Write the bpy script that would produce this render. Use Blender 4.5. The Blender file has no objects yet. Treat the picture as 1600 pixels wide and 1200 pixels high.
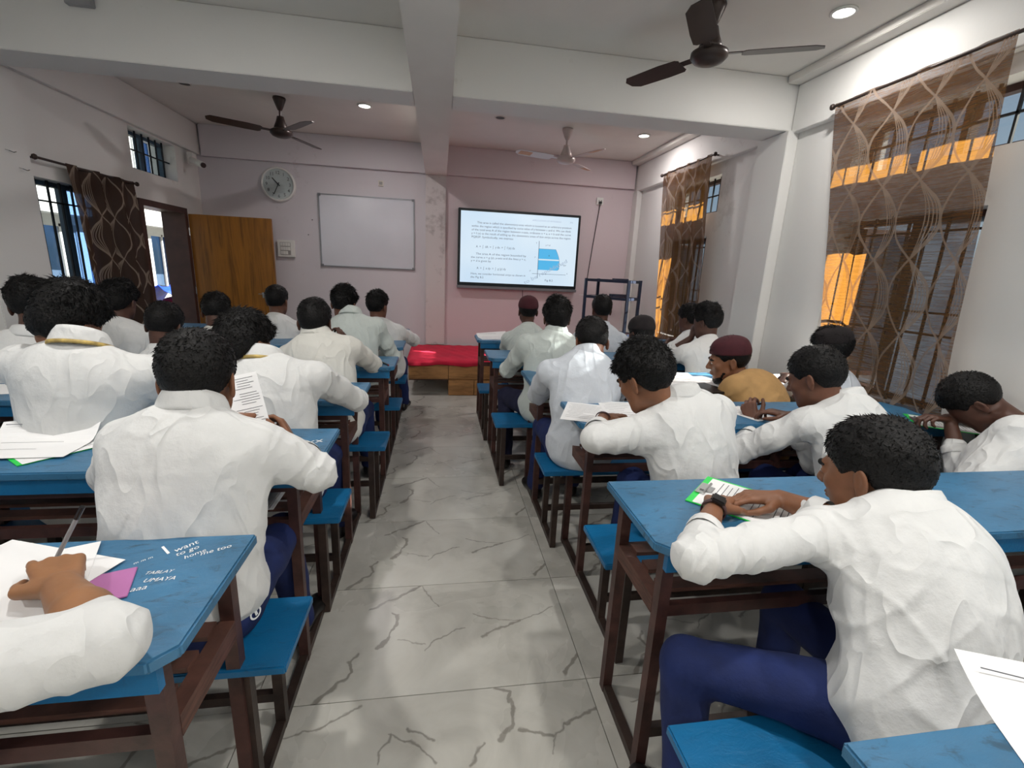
import bpy, bmesh, math, random
import numpy as np
from mathutils import Vector, Matrix
random.seed(7); np.random.seed(7)
SC = bpy.context.scene
COL = SC.collection
PI = math.pi
# ------------------------------------------------------------------ camera, world, lights, exposure
CAMH = 1.45
def cam_rot(yaw=.16208, pit=.24375, roll=.04722):
    cy, sy, cp, sp, cr, sr = math.cos(yaw), math.sin(yaw), math.cos(pit), math.sin(pit), math.cos(roll), math.sin(roll)
    fw = np.array([sy*cp, cy*cp, -sp]); r0 = np.array([cy, -sy, 0]); u0 = np.cross(r0, fw)
    return np.array([r0*cr+u0*sr, u0*cr-r0*sr, fw])
CR = cam_rot(); CF = 720.6
cam = bpy.data.cameras.new('camera'); camo = bpy.data.objects.new('camera', cam); COL.objects.link(camo)
cam.sensor_width = 36; cam.lens = CF/1600*36; cam.clip_start = .02
m = Matrix.Identity(4)
for i in range(3):
    m[i][0] = CR[0][i]; m[i][1] = CR[1][i]; m[i][2] = -CR[2][i]
m[2][3] = CAMH
camo.matrix_world = m; SC.camera = camo
def ray(x, y): return CR.T @ np.array([(x-800)/CF, -(y-600)/CF, 1.0])
def at(x, y, Y):
    d = ray(x, y); q = d*Y/d[1]; return np.array([q[0], Y, q[2]+CAMH])
def atz(x, y, z):
    d = ray(x, y); q = d*(z-CAMH)/d[2]; return np.array([q[0], q[1], z])
def atx(x, y, X):
    d = ray(x, y); q = d*X/d[0]; return np.array([X, q[1], q[2]+CAMH])
def proj(P):
    v = CR @ (np.array(P, float)-[0, 0, CAMH]); return (800+CF*v[0]/v[2], 600-CF*v[1]/v[2])
def Xat(px, Y, z):
    lo, hi = -6, 6
    for _ in range(40):
        mid = (lo+hi)/2
        if proj((mid, Y, z))[0] < px: lo = mid
        else: hi = mid
    return lo

SC.view_settings.view_transform = 'Standard'; SC.view_settings.look = 'None'
SC.view_settings.gamma = 1; SC.view_settings.use_curve_mapping = False
SC.view_settings.exposure = -0.12
SC.cycles.max_bounces = 8; SC.cycles.diffuse_bounces = 4; SC.cycles.transparent_max_bounces = 12
SC.cycles.sample_clamp_indirect = 6; SC.cycles.use_denoising = True
W = bpy.data.worlds.new('sky'); SC.world = W; W.use_nodes = True
nt = W.node_tree; nt.nodes.clear()
wo = nt.nodes.new('ShaderNodeOutputWorld'); bg = nt.nodes.new('ShaderNodeBackground'); sk = nt.nodes.new('ShaderNodeTexSky')
sk.sky_type = 'HOSEK_WILKIE'; sk.turbidity = 4; sk.ground_albedo = .4
SUN_DIR = Vector((-1, .13, -.62)).normalized()
sk.sun_direction = -SUN_DIR
bg.inputs['Strength'].default_value = 2.4
nt.links.new(sk.outputs[0], bg.inputs[0]); nt.links.new(bg.outputs[0], wo.inputs[0])
sl = bpy.data.lights.new('sun', 'SUN'); sl.energy = 34; sl.angle = .01; sl.color = (1, .93, .8)
so = bpy.data.objects.new('sun', sl); COL.objects.link(so); so.rotation_euler = SUN_DIR.to_track_quat('-Z', 'Y').to_euler()
LAMP_W = 13

# room numbers
XR, XL, YF, YB, ZC, ZB = 2.64, -2.81, 6.35, -3.2, 2.90, 2.545
WT = .24
# ------------------------------------------------------------------ material helpers
MATS = {}
def lin(c):
    return tuple(((v/255)/12.92 if v/255 <= .04045 else ((v/255+.055)/1.055)**2.4) for v in c)
def nodes(name):
    mt = bpy.data.materials.new(name); mt.use_nodes = True; n = mt.node_tree
    b = n.nodes['Principled BSDF']; MATS[name] = mt
    return mt, n, b
def mapping(n, scale=(1, 1, 1), coord='Object'):
    tc = n.nodes.new('ShaderNodeTexCoord'); mp = n.nodes.new('ShaderNodeMapping'); mp.inputs['Scale'].default_value = scale
    n.links.new(tc.outputs[coord], mp.inputs[0]); return mp.outputs[0]
def noise(n, vec, scale, detail=4, rough=.55, dist=0):
    t = n.nodes.new('ShaderNodeTexNoise'); t.inputs['Scale'].default_value = scale; t.inputs['Detail'].default_value = detail
    t.inputs['Roughness'].default_value = rough; t.inputs['Distortion'].default_value = dist
    if vec is not None: n.links.new(vec, t.inputs['Vector'])
    return t.outputs['Fac']
def ramp(n, fac, stops):
    r = n.nodes.new('ShaderNodeValToRGB'); e = r.color_ramp.elements
    while len(e) < len(stops): e.new(.5)
    for el, (p, c) in zip(e, stops):
        el.position = p; el.color = (*c, 1) if len(c) == 3 else c
    n.links.new(fac, r.inputs[0]); return r.outputs[0]
def bump(n, b, h, strength=.3, dist=.01):
    bp = n.nodes.new('ShaderNodeBump'); bp.inputs['Strength'].default_value = strength; bp.inputs['Distance'].default_value = dist
    n.links.new(h, bp.inputs['Height']); n.links.new(bp.outputs[0], b.inputs['Normal'])
def mth(n, op, a, b=None, c=None, clamp=False):
    q = n.nodes.new('ShaderNodeMath'); q.operation = op; q.use_clamp = clamp
    for i, v in enumerate((a, b, c)):
        if v is None: continue
        if isinstance(v, (int, float)): q.inputs[i].default_value = v
        else: n.links.new(v, q.inputs[i])
    return q.outputs[0]
def vmath(n, op, a, b=None, scale=None):
    q = n.nodes.new('ShaderNodeVectorMath'); q.operation = op
    for i, v in enumerate((a, b)):
        if v is None: continue
        if isinstance(v, (tuple, list)): q.inputs[i].default_value = v
        else: n.links.new(v, q.inputs[i])
    if scale is not None:
        if isinstance(scale, (int, float)): q.inputs['Scale'].default_value = scale
        else: n.links.new(scale, q.inputs['Scale'])
    return q
def simple(name, col, rough=.6, metal=0, var=.12, scale=8, bmp=0, bscale=60, stretch=(1, 1, 1), coat=0):
    """base colour with a little procedural variation and fine relief"""
    mt, n, b = nodes(name); c = lin(col)
    v = mapping(n, stretch)
    f = noise(n, v, scale)
    d = tuple(max(0, x*(1-var*1.6)) for x in c); u = tuple(min(1, x*(1+var)) for x in c)
    n.links.new(ramp(n, f, [(.3, d), (.7, u)]), b.inputs['Base Color'])
    b.inputs['Roughness'].default_value = rough; b.inputs['Metallic'].default_value = metal
    if coat: b.inputs['Coat Weight'].default_value = coat
    if bmp: bump(n, b, noise(n, v, bscale), bmp, .004)
    return mt
def wallmat(name, base, stain, amt=.5):
    mt, n, b = nodes(name); v = mapping(n, (1, 1, .35))
    f1 = noise(n, v, 1.6, 6, .6, .4); f2 = noise(n, mapping(n), 9, 8, .7)
    s = mth(n, 'MULTIPLY', f1, f2)
    n.links.new(ramp(n, s, [(.12, lin(stain)), (.12+.22*amt, lin(base)), (1, lin(base))]), b.inputs['Base Color'])
    b.inputs['Roughness'].default_value = .75
    bump(n, b, noise(n, mapping(n), 30, 6), .25, .004); return mt
wallmat('paint', (226, 225, 222), (214, 212, 208), .15)
wallmat('paint_lilac', (212, 207, 212), (200, 194, 198), .2)
wallmat('paint_pink', (212, 198, 202), (200, 184, 188), .2)
wallmat('paint_grimy', (208, 202, 202), (160, 152, 152), .5)
simple('ceiling_paint', (226, 222, 216), .8, var=.03, scale=2, bmp=.1)
simple('frame_brown', (78, 50, 45), .45, .15, var=.3, scale=14, bmp=.15)
simple('rail_dark', (62, 48, 42), .5, .2, var=.35, scale=10, bmp=.2)
simple('wood_dark', (92, 60, 50), .6, 0, var=.35, scale=12, stretch=(1, 1, 8), bmp=.2)
simple('jamb_brown', (66, 40, 36), .5, var=.2, bmp=.1)
simple('grille_black', (30, 34, 40), .5, .4, var=.2)
simple('casement_blue', (60, 84, 104), .45, var=.15)
simple('white_plastic', (228, 228, 224), .35, var=.02)
simple('ivory_plastic', (215, 208, 198), .4, var=.03)
simple('line_grey', (150, 148, 145), .5, var=.02)
simple('black_plastic', (22, 22, 24), .3, var=.1)
simple('bezel', (24, 34, 40), .3, .2, var=.1)
simple('bezel_grey', (120, 122, 128), .4, .3, var=.05)
simple('aluminium', (150, 152, 158), .3, .9, var=.05)
simple('board_white', (214, 216, 224), .18, var=.03, scale=2)
simple('paper', (240, 240, 240), .6, var=.015, scale=3)
simple('paper_grey', (150, 150, 152), .6, var=.05, scale=5)
simple('ink', (90, 92, 98), .7, var=.05)
simple('graffiti_white', (235, 238, 240), .6, var=.02)
simple('clip_green', (40, 214, 84), .35, var=.06)
simple('folder_pink', (176, 108, 164), .5, var=.08)
simple('steel_clip', (200, 200, 200), .25, 1, var=.05)
simple('red_cloth', (206, 26, 62), .85, var=.12, scale=5, bmp=.25, bscale=160)
simple('fan_brown', (58, 46, 42), .35, .3, var=.15)
simple('fan_cream', (196, 182, 178), .35, .1, var=.04)
simple('rack_blue', (38, 50, 74), .45, .4, var=.15)
simple('rack_shelf', (160, 120, 112), .5, .1, var=.08)
simple('ply', (206, 160, 124), .6, var=.1)
simple('coat_tan', (176, 138, 88), .85, var=.1, scale=10, bmp=.35, bscale=40)
simple('navy', (16, 34, 86), .85, var=.16, scale=12, bmp=.35, bscale=60)
simple('navy_dark', (30, 32, 62), .85, var=.16, scale=12, bmp=.35, bscale=60)
simple('shoe_black', (24, 22, 22), .35, var=.2)
simple('cap_maroon', (70, 22, 32), .85, var=.12, scale=20, bmp=.4, bscale=300)
simple('cap_black', (28, 22, 24), .9, var=.1, scale=20, bmp=.4, bscale=300)
simple('strap_gold', (186, 160, 92), .6, var=.3, scale=40)
simple('strap_dark', (60, 48, 44), .5, var=.2)
simple('watch_band', (70, 42, 44), .45, var=.1)
simple('building_cream', (150, 154, 158), .8, var=.05, scale=2)
simple('building_grey', (176, 182, 190), .8, var=.12, scale=3)
simple('blue_tarp', (30, 66, 190), .5, var=.2)
simple('outdoor_ground', (150, 146, 138), .9, var=.15)
simple('machine_grey', (70, 72, 80), .4, .4, var=.2)
simple('red_paint', (150, 30, 34), .4, var=.1)
simple('shirt_button', (220, 220, 220), .5, var=.02)
def shirtmat(name, col, sc=1):
    mt, n, b = nodes(name); v = mapping(n)
    f = noise(n, v, 7, 5, .6); c = lin(col)
    n.links.new(ramp(n, f, [(.25, tuple(x*.93 for x in c)), (.7, c)]), b.inputs['Base Color'])
    b.inputs['Roughness'].default_value = .85
    try: b.inputs['Sheen Weight'].default_value = .15
    except Exception: pass
    w = noise(n, mapping(n, (1.5, 1.5, .55)), 6*sc, 1.5, .4, .9)
    r = mth(n, 'SUBTRACT', 1.0, mth(n, 'ABSOLUTE', mth(n, 'MULTIPLY_ADD', w, 5.0, -2.5)), clamp=True)
    r = mth(n, 'POWER', r, 2.0)
    w2 = noise(n, v, 34, 4, .55)
    bump(n, b, mth(n, 'ADD', r, mth(n, 'MULTIPLY', w2, .6)), .5, .010); return mt
shirtmat('shirt', (220, 221, 220)); shirtmat('shirt_green', (200, 208, 204)); shirtmat('shirt_blue', (206, 212, 220)); shirtmat('shirt_cream', (218, 217, 210))
def skinmat(name, col):
    mt, n, b = nodes(name); f = noise(n, mapping(n), 14, 4); c = lin(col)
    n.links.new(ramp(n, f, [(.3, tuple(x*.8 for x in c)), (.7, tuple(min(1, x*1.1) for x in c))]), b.inputs['Base Color'])
    b.inputs['Roughness'].default_value = .5
    b.inputs['Subsurface Weight'].default_value = .08; b.inputs['Subsurface Radius'].default_value = (.01, .004, .002); b.inputs['Subsurface Scale'].default_value = .5
    bump(n, b, noise(n, mapping(n), 160, 3), .12, .002); return mt
skinmat('skin_a', (132, 88, 62)); skinmat('skin_b', (106, 68, 50)); skinmat('skin_c', (84, 54, 42)); skinmat('skin_d', (150, 104, 68))
simple('lip', (120, 70, 62), .45, var=.05); simple('eye_white', (215, 208, 200), .2, var=.01); simple('iris', (22, 14, 10), .15, var=.01)
mt, n, b = nodes('hair'); f = noise(n, mapping(n, (1, 1, 1)), 60, 4, .7)
n.links.new(ramp(n, f, [(.3, (.002, .002, .002)), (.75, (.009, .008, .008))]), b.inputs['Base Color']); b.inputs['Roughness'].default_value = .5
b.inputs['Specular IOR Level'].default_value = .22; bump(n, b, noise(n, mapping(n), 110, 4), .7, .006)
# blue painted wood with scuffs
def bluemat(name, col, wear):
    mt, n, b = nodes(name); c = lin(col); v = mapping(n, (1, 2.2, 1))
    f = noise(n, v, 16, 8, .7, .6); g = noise(n, mapping(n, (1, 1.6, 1)), 3, 5, .6, .3)
    base = ramp(n, g, [(.3, tuple(x*.78 for x in c)), (.7, tuple(min(1, x*1.15) for x in c))])
    dark = ramp(n, f, [(.60-.05*wear, (0, 0, 0)), (.66, (1, 1, 1))])
    mx = n.nodes.new('ShaderNodeMix'); mx.data_type = 'RGBA'
    n.links.new(mth(n, 'MULTIPLY', dark, .55*wear), mx.inputs['Factor']); n.links.new(base, mx.inputs['A']); mx.inputs['B'].default_value = (*lin((38, 62, 78)), 1)
    mx2 = n.nodes.new('ShaderNodeMix'); mx2.data_type = 'RGBA'
    sc = ramp(n, noise(n, mapping(n, (6, 1, 1)), 40, 3, .8, 2), [(.72, (0, 0, 0)), (.78, (1, 1, 1))])
    n.links.new(mth(n, 'MULTIPLY', sc, .35*wear), mx2.inputs['Factor']); n.links.new(mx.outputs['Result'], mx2.inputs['A']); mx2.inputs['B'].default_value = (*lin((190, 205, 215)), 1)
    n.links.new(mx2.outputs['Result'], b.inputs['Base Color'])
    b.inputs['Roughness'].default_value = .38; bump(n, b, f, .5, .004); return mt
bluemat('blue_top', (58, 114, 152), 1.25); bluemat('blue_seat', (16, 104, 154), .5)
# wood for door and podium
def woodmat(name, a, c2, stretch, scale=4, rough=.35):
    mt, n, b = nodes(name); v = mapping(n, stretch)
    f = noise(n, v, scale, 8, .65, 1.2); g = noise(n, v, scale*5, 4, .6)
    s = mth(n, 'ADD', mth(n, 'MULTIPLY', f, .75), mth(n, 'MULTIPLY', g, .25))
    n.links.new(ramp(n, s, [(.3, lin(a)), (.5, lin(c2)), (.7, lin(tuple(min(255, x*1.15) for x in c2)))]), b.inputs['Base Color'])
    b.inputs['Roughness'].default_value = rough; bump(n, b, s, .15, .003); return mt
woodmat('door_wood', (80, 48, 12), (138, 90, 28), (3.2, 3.2, .22), 4.5)
woodmat('podium_wood', (112, 74, 40), (176, 128, 78), (.8, 3, 5), 3.0, .5)
# fabric curtain: sheer brown weave with ogee threads
def curtainmat(name, nu, nv, sheer):
    mt = bpy.data.materials.new(name); mt.use_nodes = True; n = mt.node_tree; n.nodes.clear(); MATS[name] = mt
    out = n.nodes.new('ShaderNodeOutputMaterial')
    tc = n.nodes.new('ShaderNodeTexCoord'); sp = n.nodes.new('ShaderNodeSeparateXYZ'); n.links.new(tc.outputs['UV'], sp.inputs[0])
    u = mth(n, 'MULTIPLY', sp.outputs[0], nu); v = mth(n, 'MULTIPLY', sp.outputs[1], nv)
    wob = mth(n, 'MULTIPLY', noise(n, tc.outputs['UV'], 5, 2), .18); u = mth(n, 'ADD', u, wob)
    s = mth(n, 'SINE', mth(n, 'MULTIPLY', v, 2*PI))
    lines = None
    for k, wd in ((.5, .032), (.43, .012), (.36, .012), (.29, .012), (.22, .012)):
        for sg in (1, -1):
            t = mth(n, 'ADD', u, mth(n, 'MULTIPLY', s, sg*k))
            fr = mth(n, 'ABSOLUTE', mth(n, 'SUBTRACT', mth(n, 'FRACT', t), .5))
            ln = mth(n, 'LESS_THAN', fr, wd)
            if k < .45:    # the fine threads fill only every other leaf
                half = mth(n, 'GREATER_THAN', mth(n, 'MULTIPLY', s, sg), 0.0)
                ln = mth(n, 'MULTIPLY', ln, half)
            lines = ln if lines is None else mth(n, 'MAXIMUM', lines, ln)
    lines = mth(n, 'MULTIPLY', lines, .8)
    mp = n.nodes.new('ShaderNodeMapping'); mp.inputs['Scale'].default_value = (6, 190, 1); n.links.new(tc.outputs['UV'], mp.inputs[0])
    rib = noise(n, mp.outputs[0], 1, 3, .6)
    weave = ramp(n, rib, [(.35, (0, 0, 0)), (.65, (1, 1, 1))])
    dif = n.nodes.new('ShaderNodeBsdfDiffuse'); trl = n.nodes.new('ShaderNodeBsdfTranslucent'); trp = n.nodes.new('ShaderNodeBsdfTransparent')
    cm = n.nodes.new('ShaderNodeMix'); cm.data_type = 'RGBA'; n.links.new(lines, cm.inputs['Factor']); cm.inputs['A'].default_value = (*lin((62, 50, 45)), 1); cm.inputs['B'].default_value = (*lin((146, 130, 116)), 1)
    n.links.new(cm.outputs['Result'], dif.inputs[0])
    tm = n.nodes.new('ShaderNodeMix'); tm.data_type = 'RGBA'; n.links.new(lines, tm.inputs['Factor'])
    tm.inputs['A'].default_value = (.9, .40, .07, 1); tm.inputs['B'].default_value = (.25, .10, .03, 1)
    n.links.new(tm.outputs['Result'], trl.inputs[0]); trp.inputs[0].default_value = (.85, .87, .92, 1)
    a = n.nodes.new('ShaderNodeMixShader'); a.inputs[0].default_value = .17 if sheer > .1 else .02; n.links.new(dif.outputs[0], a.inputs[1]); n.links.new(trl.outputs[0], a.inputs[2])
    al = mth(n, 'MULTIPLY', mth(n, 'MULTIPLY_ADD', weave, .6, .5), sheer); al = mth(n, 'MULTIPLY', al, mth(n, 'SUBTRACT', 1.0, mth(n, 'MULTIPLY', lines, .9)))
    x = n.nodes.new('ShaderNodeMixShader'); n.links.new(al, x.inputs[0]); n.links.new(a.outputs[0], x.inputs[1]); n.links.new(trp.outputs[0], x.inputs[2])
    n.links.new(x.outputs[0], out.inputs[0]); return mt
curtainmat('curtain_sheer', 4.0, 2.2, .34); curtainmat('curtain_sheer_small', 4.0, 2.2, .24); curtainmat('curtain_heavy', 4.0, 2.0, .04)
def emat(name, col, st):
    mt = bpy.data.materials.new(name); mt.use_nodes = True; n = mt.node_tree; b = n.nodes['Principled BSDF']; MATS[name] = mt
    b.inputs['Base Color'].default_value = (0, 0, 0, 1); b.inputs['Emission Color'].default_value = (*col, 1); b.inputs['Emission Strength'].default_value = st
    b.inputs['Roughness'].default_value = .4; return mt
emat('lamp_on', (1, .97, .9), 14)
mt, n, b = nodes('screen_glow'); g = noise(n, mapping(n), .8, 2)
n.links.new(ramp(n, g, [(.3, lin((222, 238, 250))), (.7, lin((196, 222, 244)))]), b.inputs['Emission Color']); b.inputs['Emission Strength'].default_value = 1.05; b.inputs['Base Color'].default_value = (.02, .02, .02, 1); b.inputs['Roughness'].default_value = .25
emat('screen_blue', lin((86, 188, 240)), 1.0); emat('screen_ink', lin((70, 88, 112)), 1.0); emat('screen_faint', lin((170, 190, 212)), 1.0); emat('screen_pale', lin((222, 238, 248)), 1.0)
def glassmat(name, tint, mixf=.12):
    mt = bpy.data.materials.new(name); mt.use_nodes = True; n = mt.node_tree; n.nodes.clear(); MATS[name] = mt
    out = n.nodes.new('ShaderNodeOutputMaterial'); tp = n.nodes.new('ShaderNodeBsdfTransparent'); gl = n.nodes.new('ShaderNodeBsdfGlossy'); mx = n.nodes.new('ShaderNodeMixShader')
    tp.inputs[0].default_value = (*tint, 1); gl.inputs['Roughness'].default_value = .03; mx.inputs[0].default_value = mixf
    n.links.new(tp.outputs[0], mx.inputs[1]); n.links.new(gl.outputs[0], mx.inputs[2]); n.links.new(mx.outputs[0], out.inputs[0])
glassmat('glass_clear', (.93, .96, .97), .06); glassmat('glass_blue', (.42, .58, .82), .08); glassmat('glass_dark', (.30, .35, .42), .08)
mt = bpy.data.materials.new('glass_frosted'); mt.use_nodes = True; n = mt.node_tree; n.nodes.clear(); MATS['glass_frosted'] = mt
out = n.nodes.new('ShaderNodeOutputMaterial'); tp = n.nodes.new('ShaderNodeBsdfTransparent'); tl = n.nodes.new('ShaderNodeBsdfTranslucent'); mx = n.nodes.new('ShaderNodeMixShader')
tp.inputs[0].default_value = (.6, .7, .8, 1); n.links.new(ramp(n, noise(n, mapping(n), 3, 3), [(.35, (.10, .115, .135)), (.65, (.15, .17, .195))]), tl.inputs[0]); mx.inputs[0].default_value = .90
n.links.new(tp.outputs[0], mx.inputs[1]); n.links.new(tl.outputs[0], mx.inputs[2]); n.links.new(mx.outputs[0], out.inputs[0])

# ------------------------------------------------------------------ mesh helpers
class MB:
    def __init__(s): s.v = []; s.f = []
    def add(s, vs, fs):
        o = len(s.v); s.v += [tuple(map(float, q)) for q in vs]; s.f += [tuple(i+o for i in q) for q in fs]; return s
    def box(s, x0, x1, y0, y1, z0, z1, R=None, c=None):
        vs = [(x, y, z) for x in (x0, x1) for y in (y0, y1) for z in (z0, z1)]
        if R is not None: vs = [tuple(np.array(R) @ np.array(q) + (0 if c is None else np.array(c))) for q in vs]
        return s.add(vs, [(0, 1, 3, 2), (4, 6, 7, 5), (0, 4, 5, 1), (2, 3, 7, 6), (0, 2, 6, 4), (1, 5, 7, 3)])
    def bar(s, a, b, w, h=None, up=(0, 0, 1)):
        a = np.array(a, float); b = np.array(b, float); d = b-a; L = np.linalg.norm(d); d /= L
        up = np.array(up, float)
        if abs(d @ up) > .95: up = np.array((0, 1, 0.))
        x = np.cross(d, up); x /= np.linalg.norm(x); y = np.cross(x, d); h = h or w
        vs = [p+x*sx*w/2+y*sy*h/2 for p in (a, b) for sx, sy in ((-1, -1), (1, -1), (1, 1), (-1, 1))]
        return s.add(vs, [(0, 3, 2, 1), (4, 5, 6, 7), (0, 1, 5, 4), (1, 2, 6, 5), (2, 3, 7, 6), (3, 0, 4, 7)])
    def tube(s, pts, r, seg=10, cap=True):
        pts = [np.array(p, float) for p in pts]; o = len(s.v); up = np.array((0, 0, 1.)); rr = r if isinstance(r, (list, tuple)) else [r]*len(pts)
        for i, p in enumerate(pts):
            d = pts[min(i+1, len(pts)-1)]-pts[max(i-1, 0)]; d /= np.linalg.norm(d)+1e-9
            u = up if abs(d @ up) < .95 else np.array((1, 0, 0.))
            x = np.cross(d, u); x /= np.linalg.norm(x); y = np.cross(x, d)
            for k in range(seg):
                t = 2*PI*k/seg; s.v.append(tuple(p+(x*math.cos(t)+y*math.sin(t))*rr[i]))
        for i in range(len(pts)-1):
            for k in range(seg):
                a = o+i*seg+k; b2 = o+i*seg+(k+1) % seg; s.f.append((a, b2, b2+seg, a+seg))
        if cap:
            s.f.append(tuple(o+k for k in range(seg))[::-1]); s.f.append(tuple(o+(len(pts)-1)*seg+k for k in range(seg)))
        return s
    def lathe(s, prof, c=(0, 0, 0), seg=24, R=None):
        o = len(s.v); R = np.eye(3) if R is None else np.array(R)
        for r, z in prof:
            for k in range(seg):
                t = 2*PI*k/seg; s.v.append(tuple(R @ np.array((r*math.cos(t), r*math.sin(t), z))+np.array(c)))
        for i in range(len(prof)-1):
            for k in range(seg):
                a = o+i*seg+k; b2 = o+i*seg+(k+1) % seg; s.f.append((a, b2, b2+seg, a+seg))
        return s
    def sheet(s, pts, th=.001):
        """pts: ring of 3D points, given a small thickness along its normal"""
        P = np.array(pts, float); nn = np.cross(P[1]-P[0], P[2]-P[0]); nn /= np.linalg.norm(nn); k = len(P)
        vs = list(P-nn*th/2)+list(P+nn*th/2)
        return s.add(vs, [tuple(range(k))[::-1], tuple(range(k, 2*k))]+[(i, (i+1) % k, k+(i+1) % k, k+i) for i in range(k)])
    def build(s, name, mat, parent=None, smooth=False, bevel=0, origin=None):
        me = bpy.data.meshes.new(name); org = np.array(origin if origin is not None else (0, 0, 0), float)
        me.from_pydata([tuple(np.array(q)-org) for q in s.v], [], s.f); me.materials.append(MATS[mat]); me.update()
        if bevel:
            bm = bmesh.new(); bm.from_mesh(me); bmesh.ops.bevel(bm, geom=bm.edges[:], offset=bevel, segments=2, affect='EDGES', clamp_overlap=True); bm.to_mesh(me); bm.free()
        if smooth:
            for p in me.polygons: p.use_smooth = True
        o = bpy.data.objects.new(name, me); COL.objects.link(o)
        loc = Vector(org)
        if parent is not None:
            o.parent = parent; loc = parent_inv(parent) @ loc
        o.location = loc
        return o
def parent_inv(p):
    return world_of(p).inverted()
def world_of(o):
    m = Matrix.LocRotScale(o.location, o.rotation_euler, o.scale)
    return world_of(o.parent) @ m if o.parent else m
def empty(name, loc=(0, 0, 0), rz=0):
    o = bpy.data.objects.new(name, None); COL.objects.link(o); o.location = loc; o.rotation_euler = (0, 0, rz); o.empty_display_size = .1; return o
def tag(o, label=None, cat=None, group=None, kind=None):
    if label: o['label'] = label
    if cat: o['category'] = cat
    if group: o['group'] = group
    if kind: o['kind'] = kind
    return o
def struct(o): o['kind'] = 'structure'; return o
def np_mesh(name, V, Q, mat, parent=None, smooth=True, extra=None):
    """fast mesh from arrays; extra=(V2,T2) adds triangles"""
    me = bpy.data.meshes.new(name); nq = len(Q); nt_ = 0 if extra is None else len(extra[1])
    VV = V if extra is None else np.vstack([V, extra[0]])
    me.vertices.add(len(VV)); me.vertices.foreach_set('co', VV.astype(np.float32).ravel())
    me.loops.add(nq*4+nt_*3); li = Q.ravel()
    if extra is not None: li = np.concatenate([li, (extra[1]+len(V)).ravel()])
    me.loops.foreach_set('vertex_index', li.astype(np.int32))
    me.polygons.add(nq+nt_); ls = np.arange(nq)*4
    if extra is not None: ls = np.concatenate([ls, nq*4+np.arange(nt_)*3])
    me.polygons.foreach_set('loop_start', ls.astype(np.int32))
    me.polygons.foreach_set('use_smooth', np.full(nq+nt_, smooth))
    me.update(calc_edges=True); me.validate(); me.materials.append(MATS[mat])
    o = bpy.data.objects.new(name, me); COL.objects.link(o)
    if parent is not None: o.parent = parent; o.location = parent_inv(parent) @ Vector((0, 0, 0))
    return o
def text_mesh(name, s, size, M, mat, parent, extrude=0, align='LEFT', shear=0):
    cu = bpy.data.curves.new(name, 'FONT'); cu.body = s; cu.size = size; cu.align_x = align; cu.shear = shear; cu.resolution_u = 2; cu.extrude = extrude
    t = bpy.data.objects.new('tmp', cu); COL.objects.link(t)
    bpy.context.view_layer.update()
    me = bpy.data.meshes.new_from_object(t); bpy.data.objects.remove(t)
    me.transform(M); me.materials.clear(); me.materials.append(MATS[mat])
    o = bpy.data.objects.new(name, me); COL.objects.link(o)
    if parent is not None:
        o.parent = parent; o.matrix_parent_inverse = parent_inv(parent)
    return o

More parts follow.
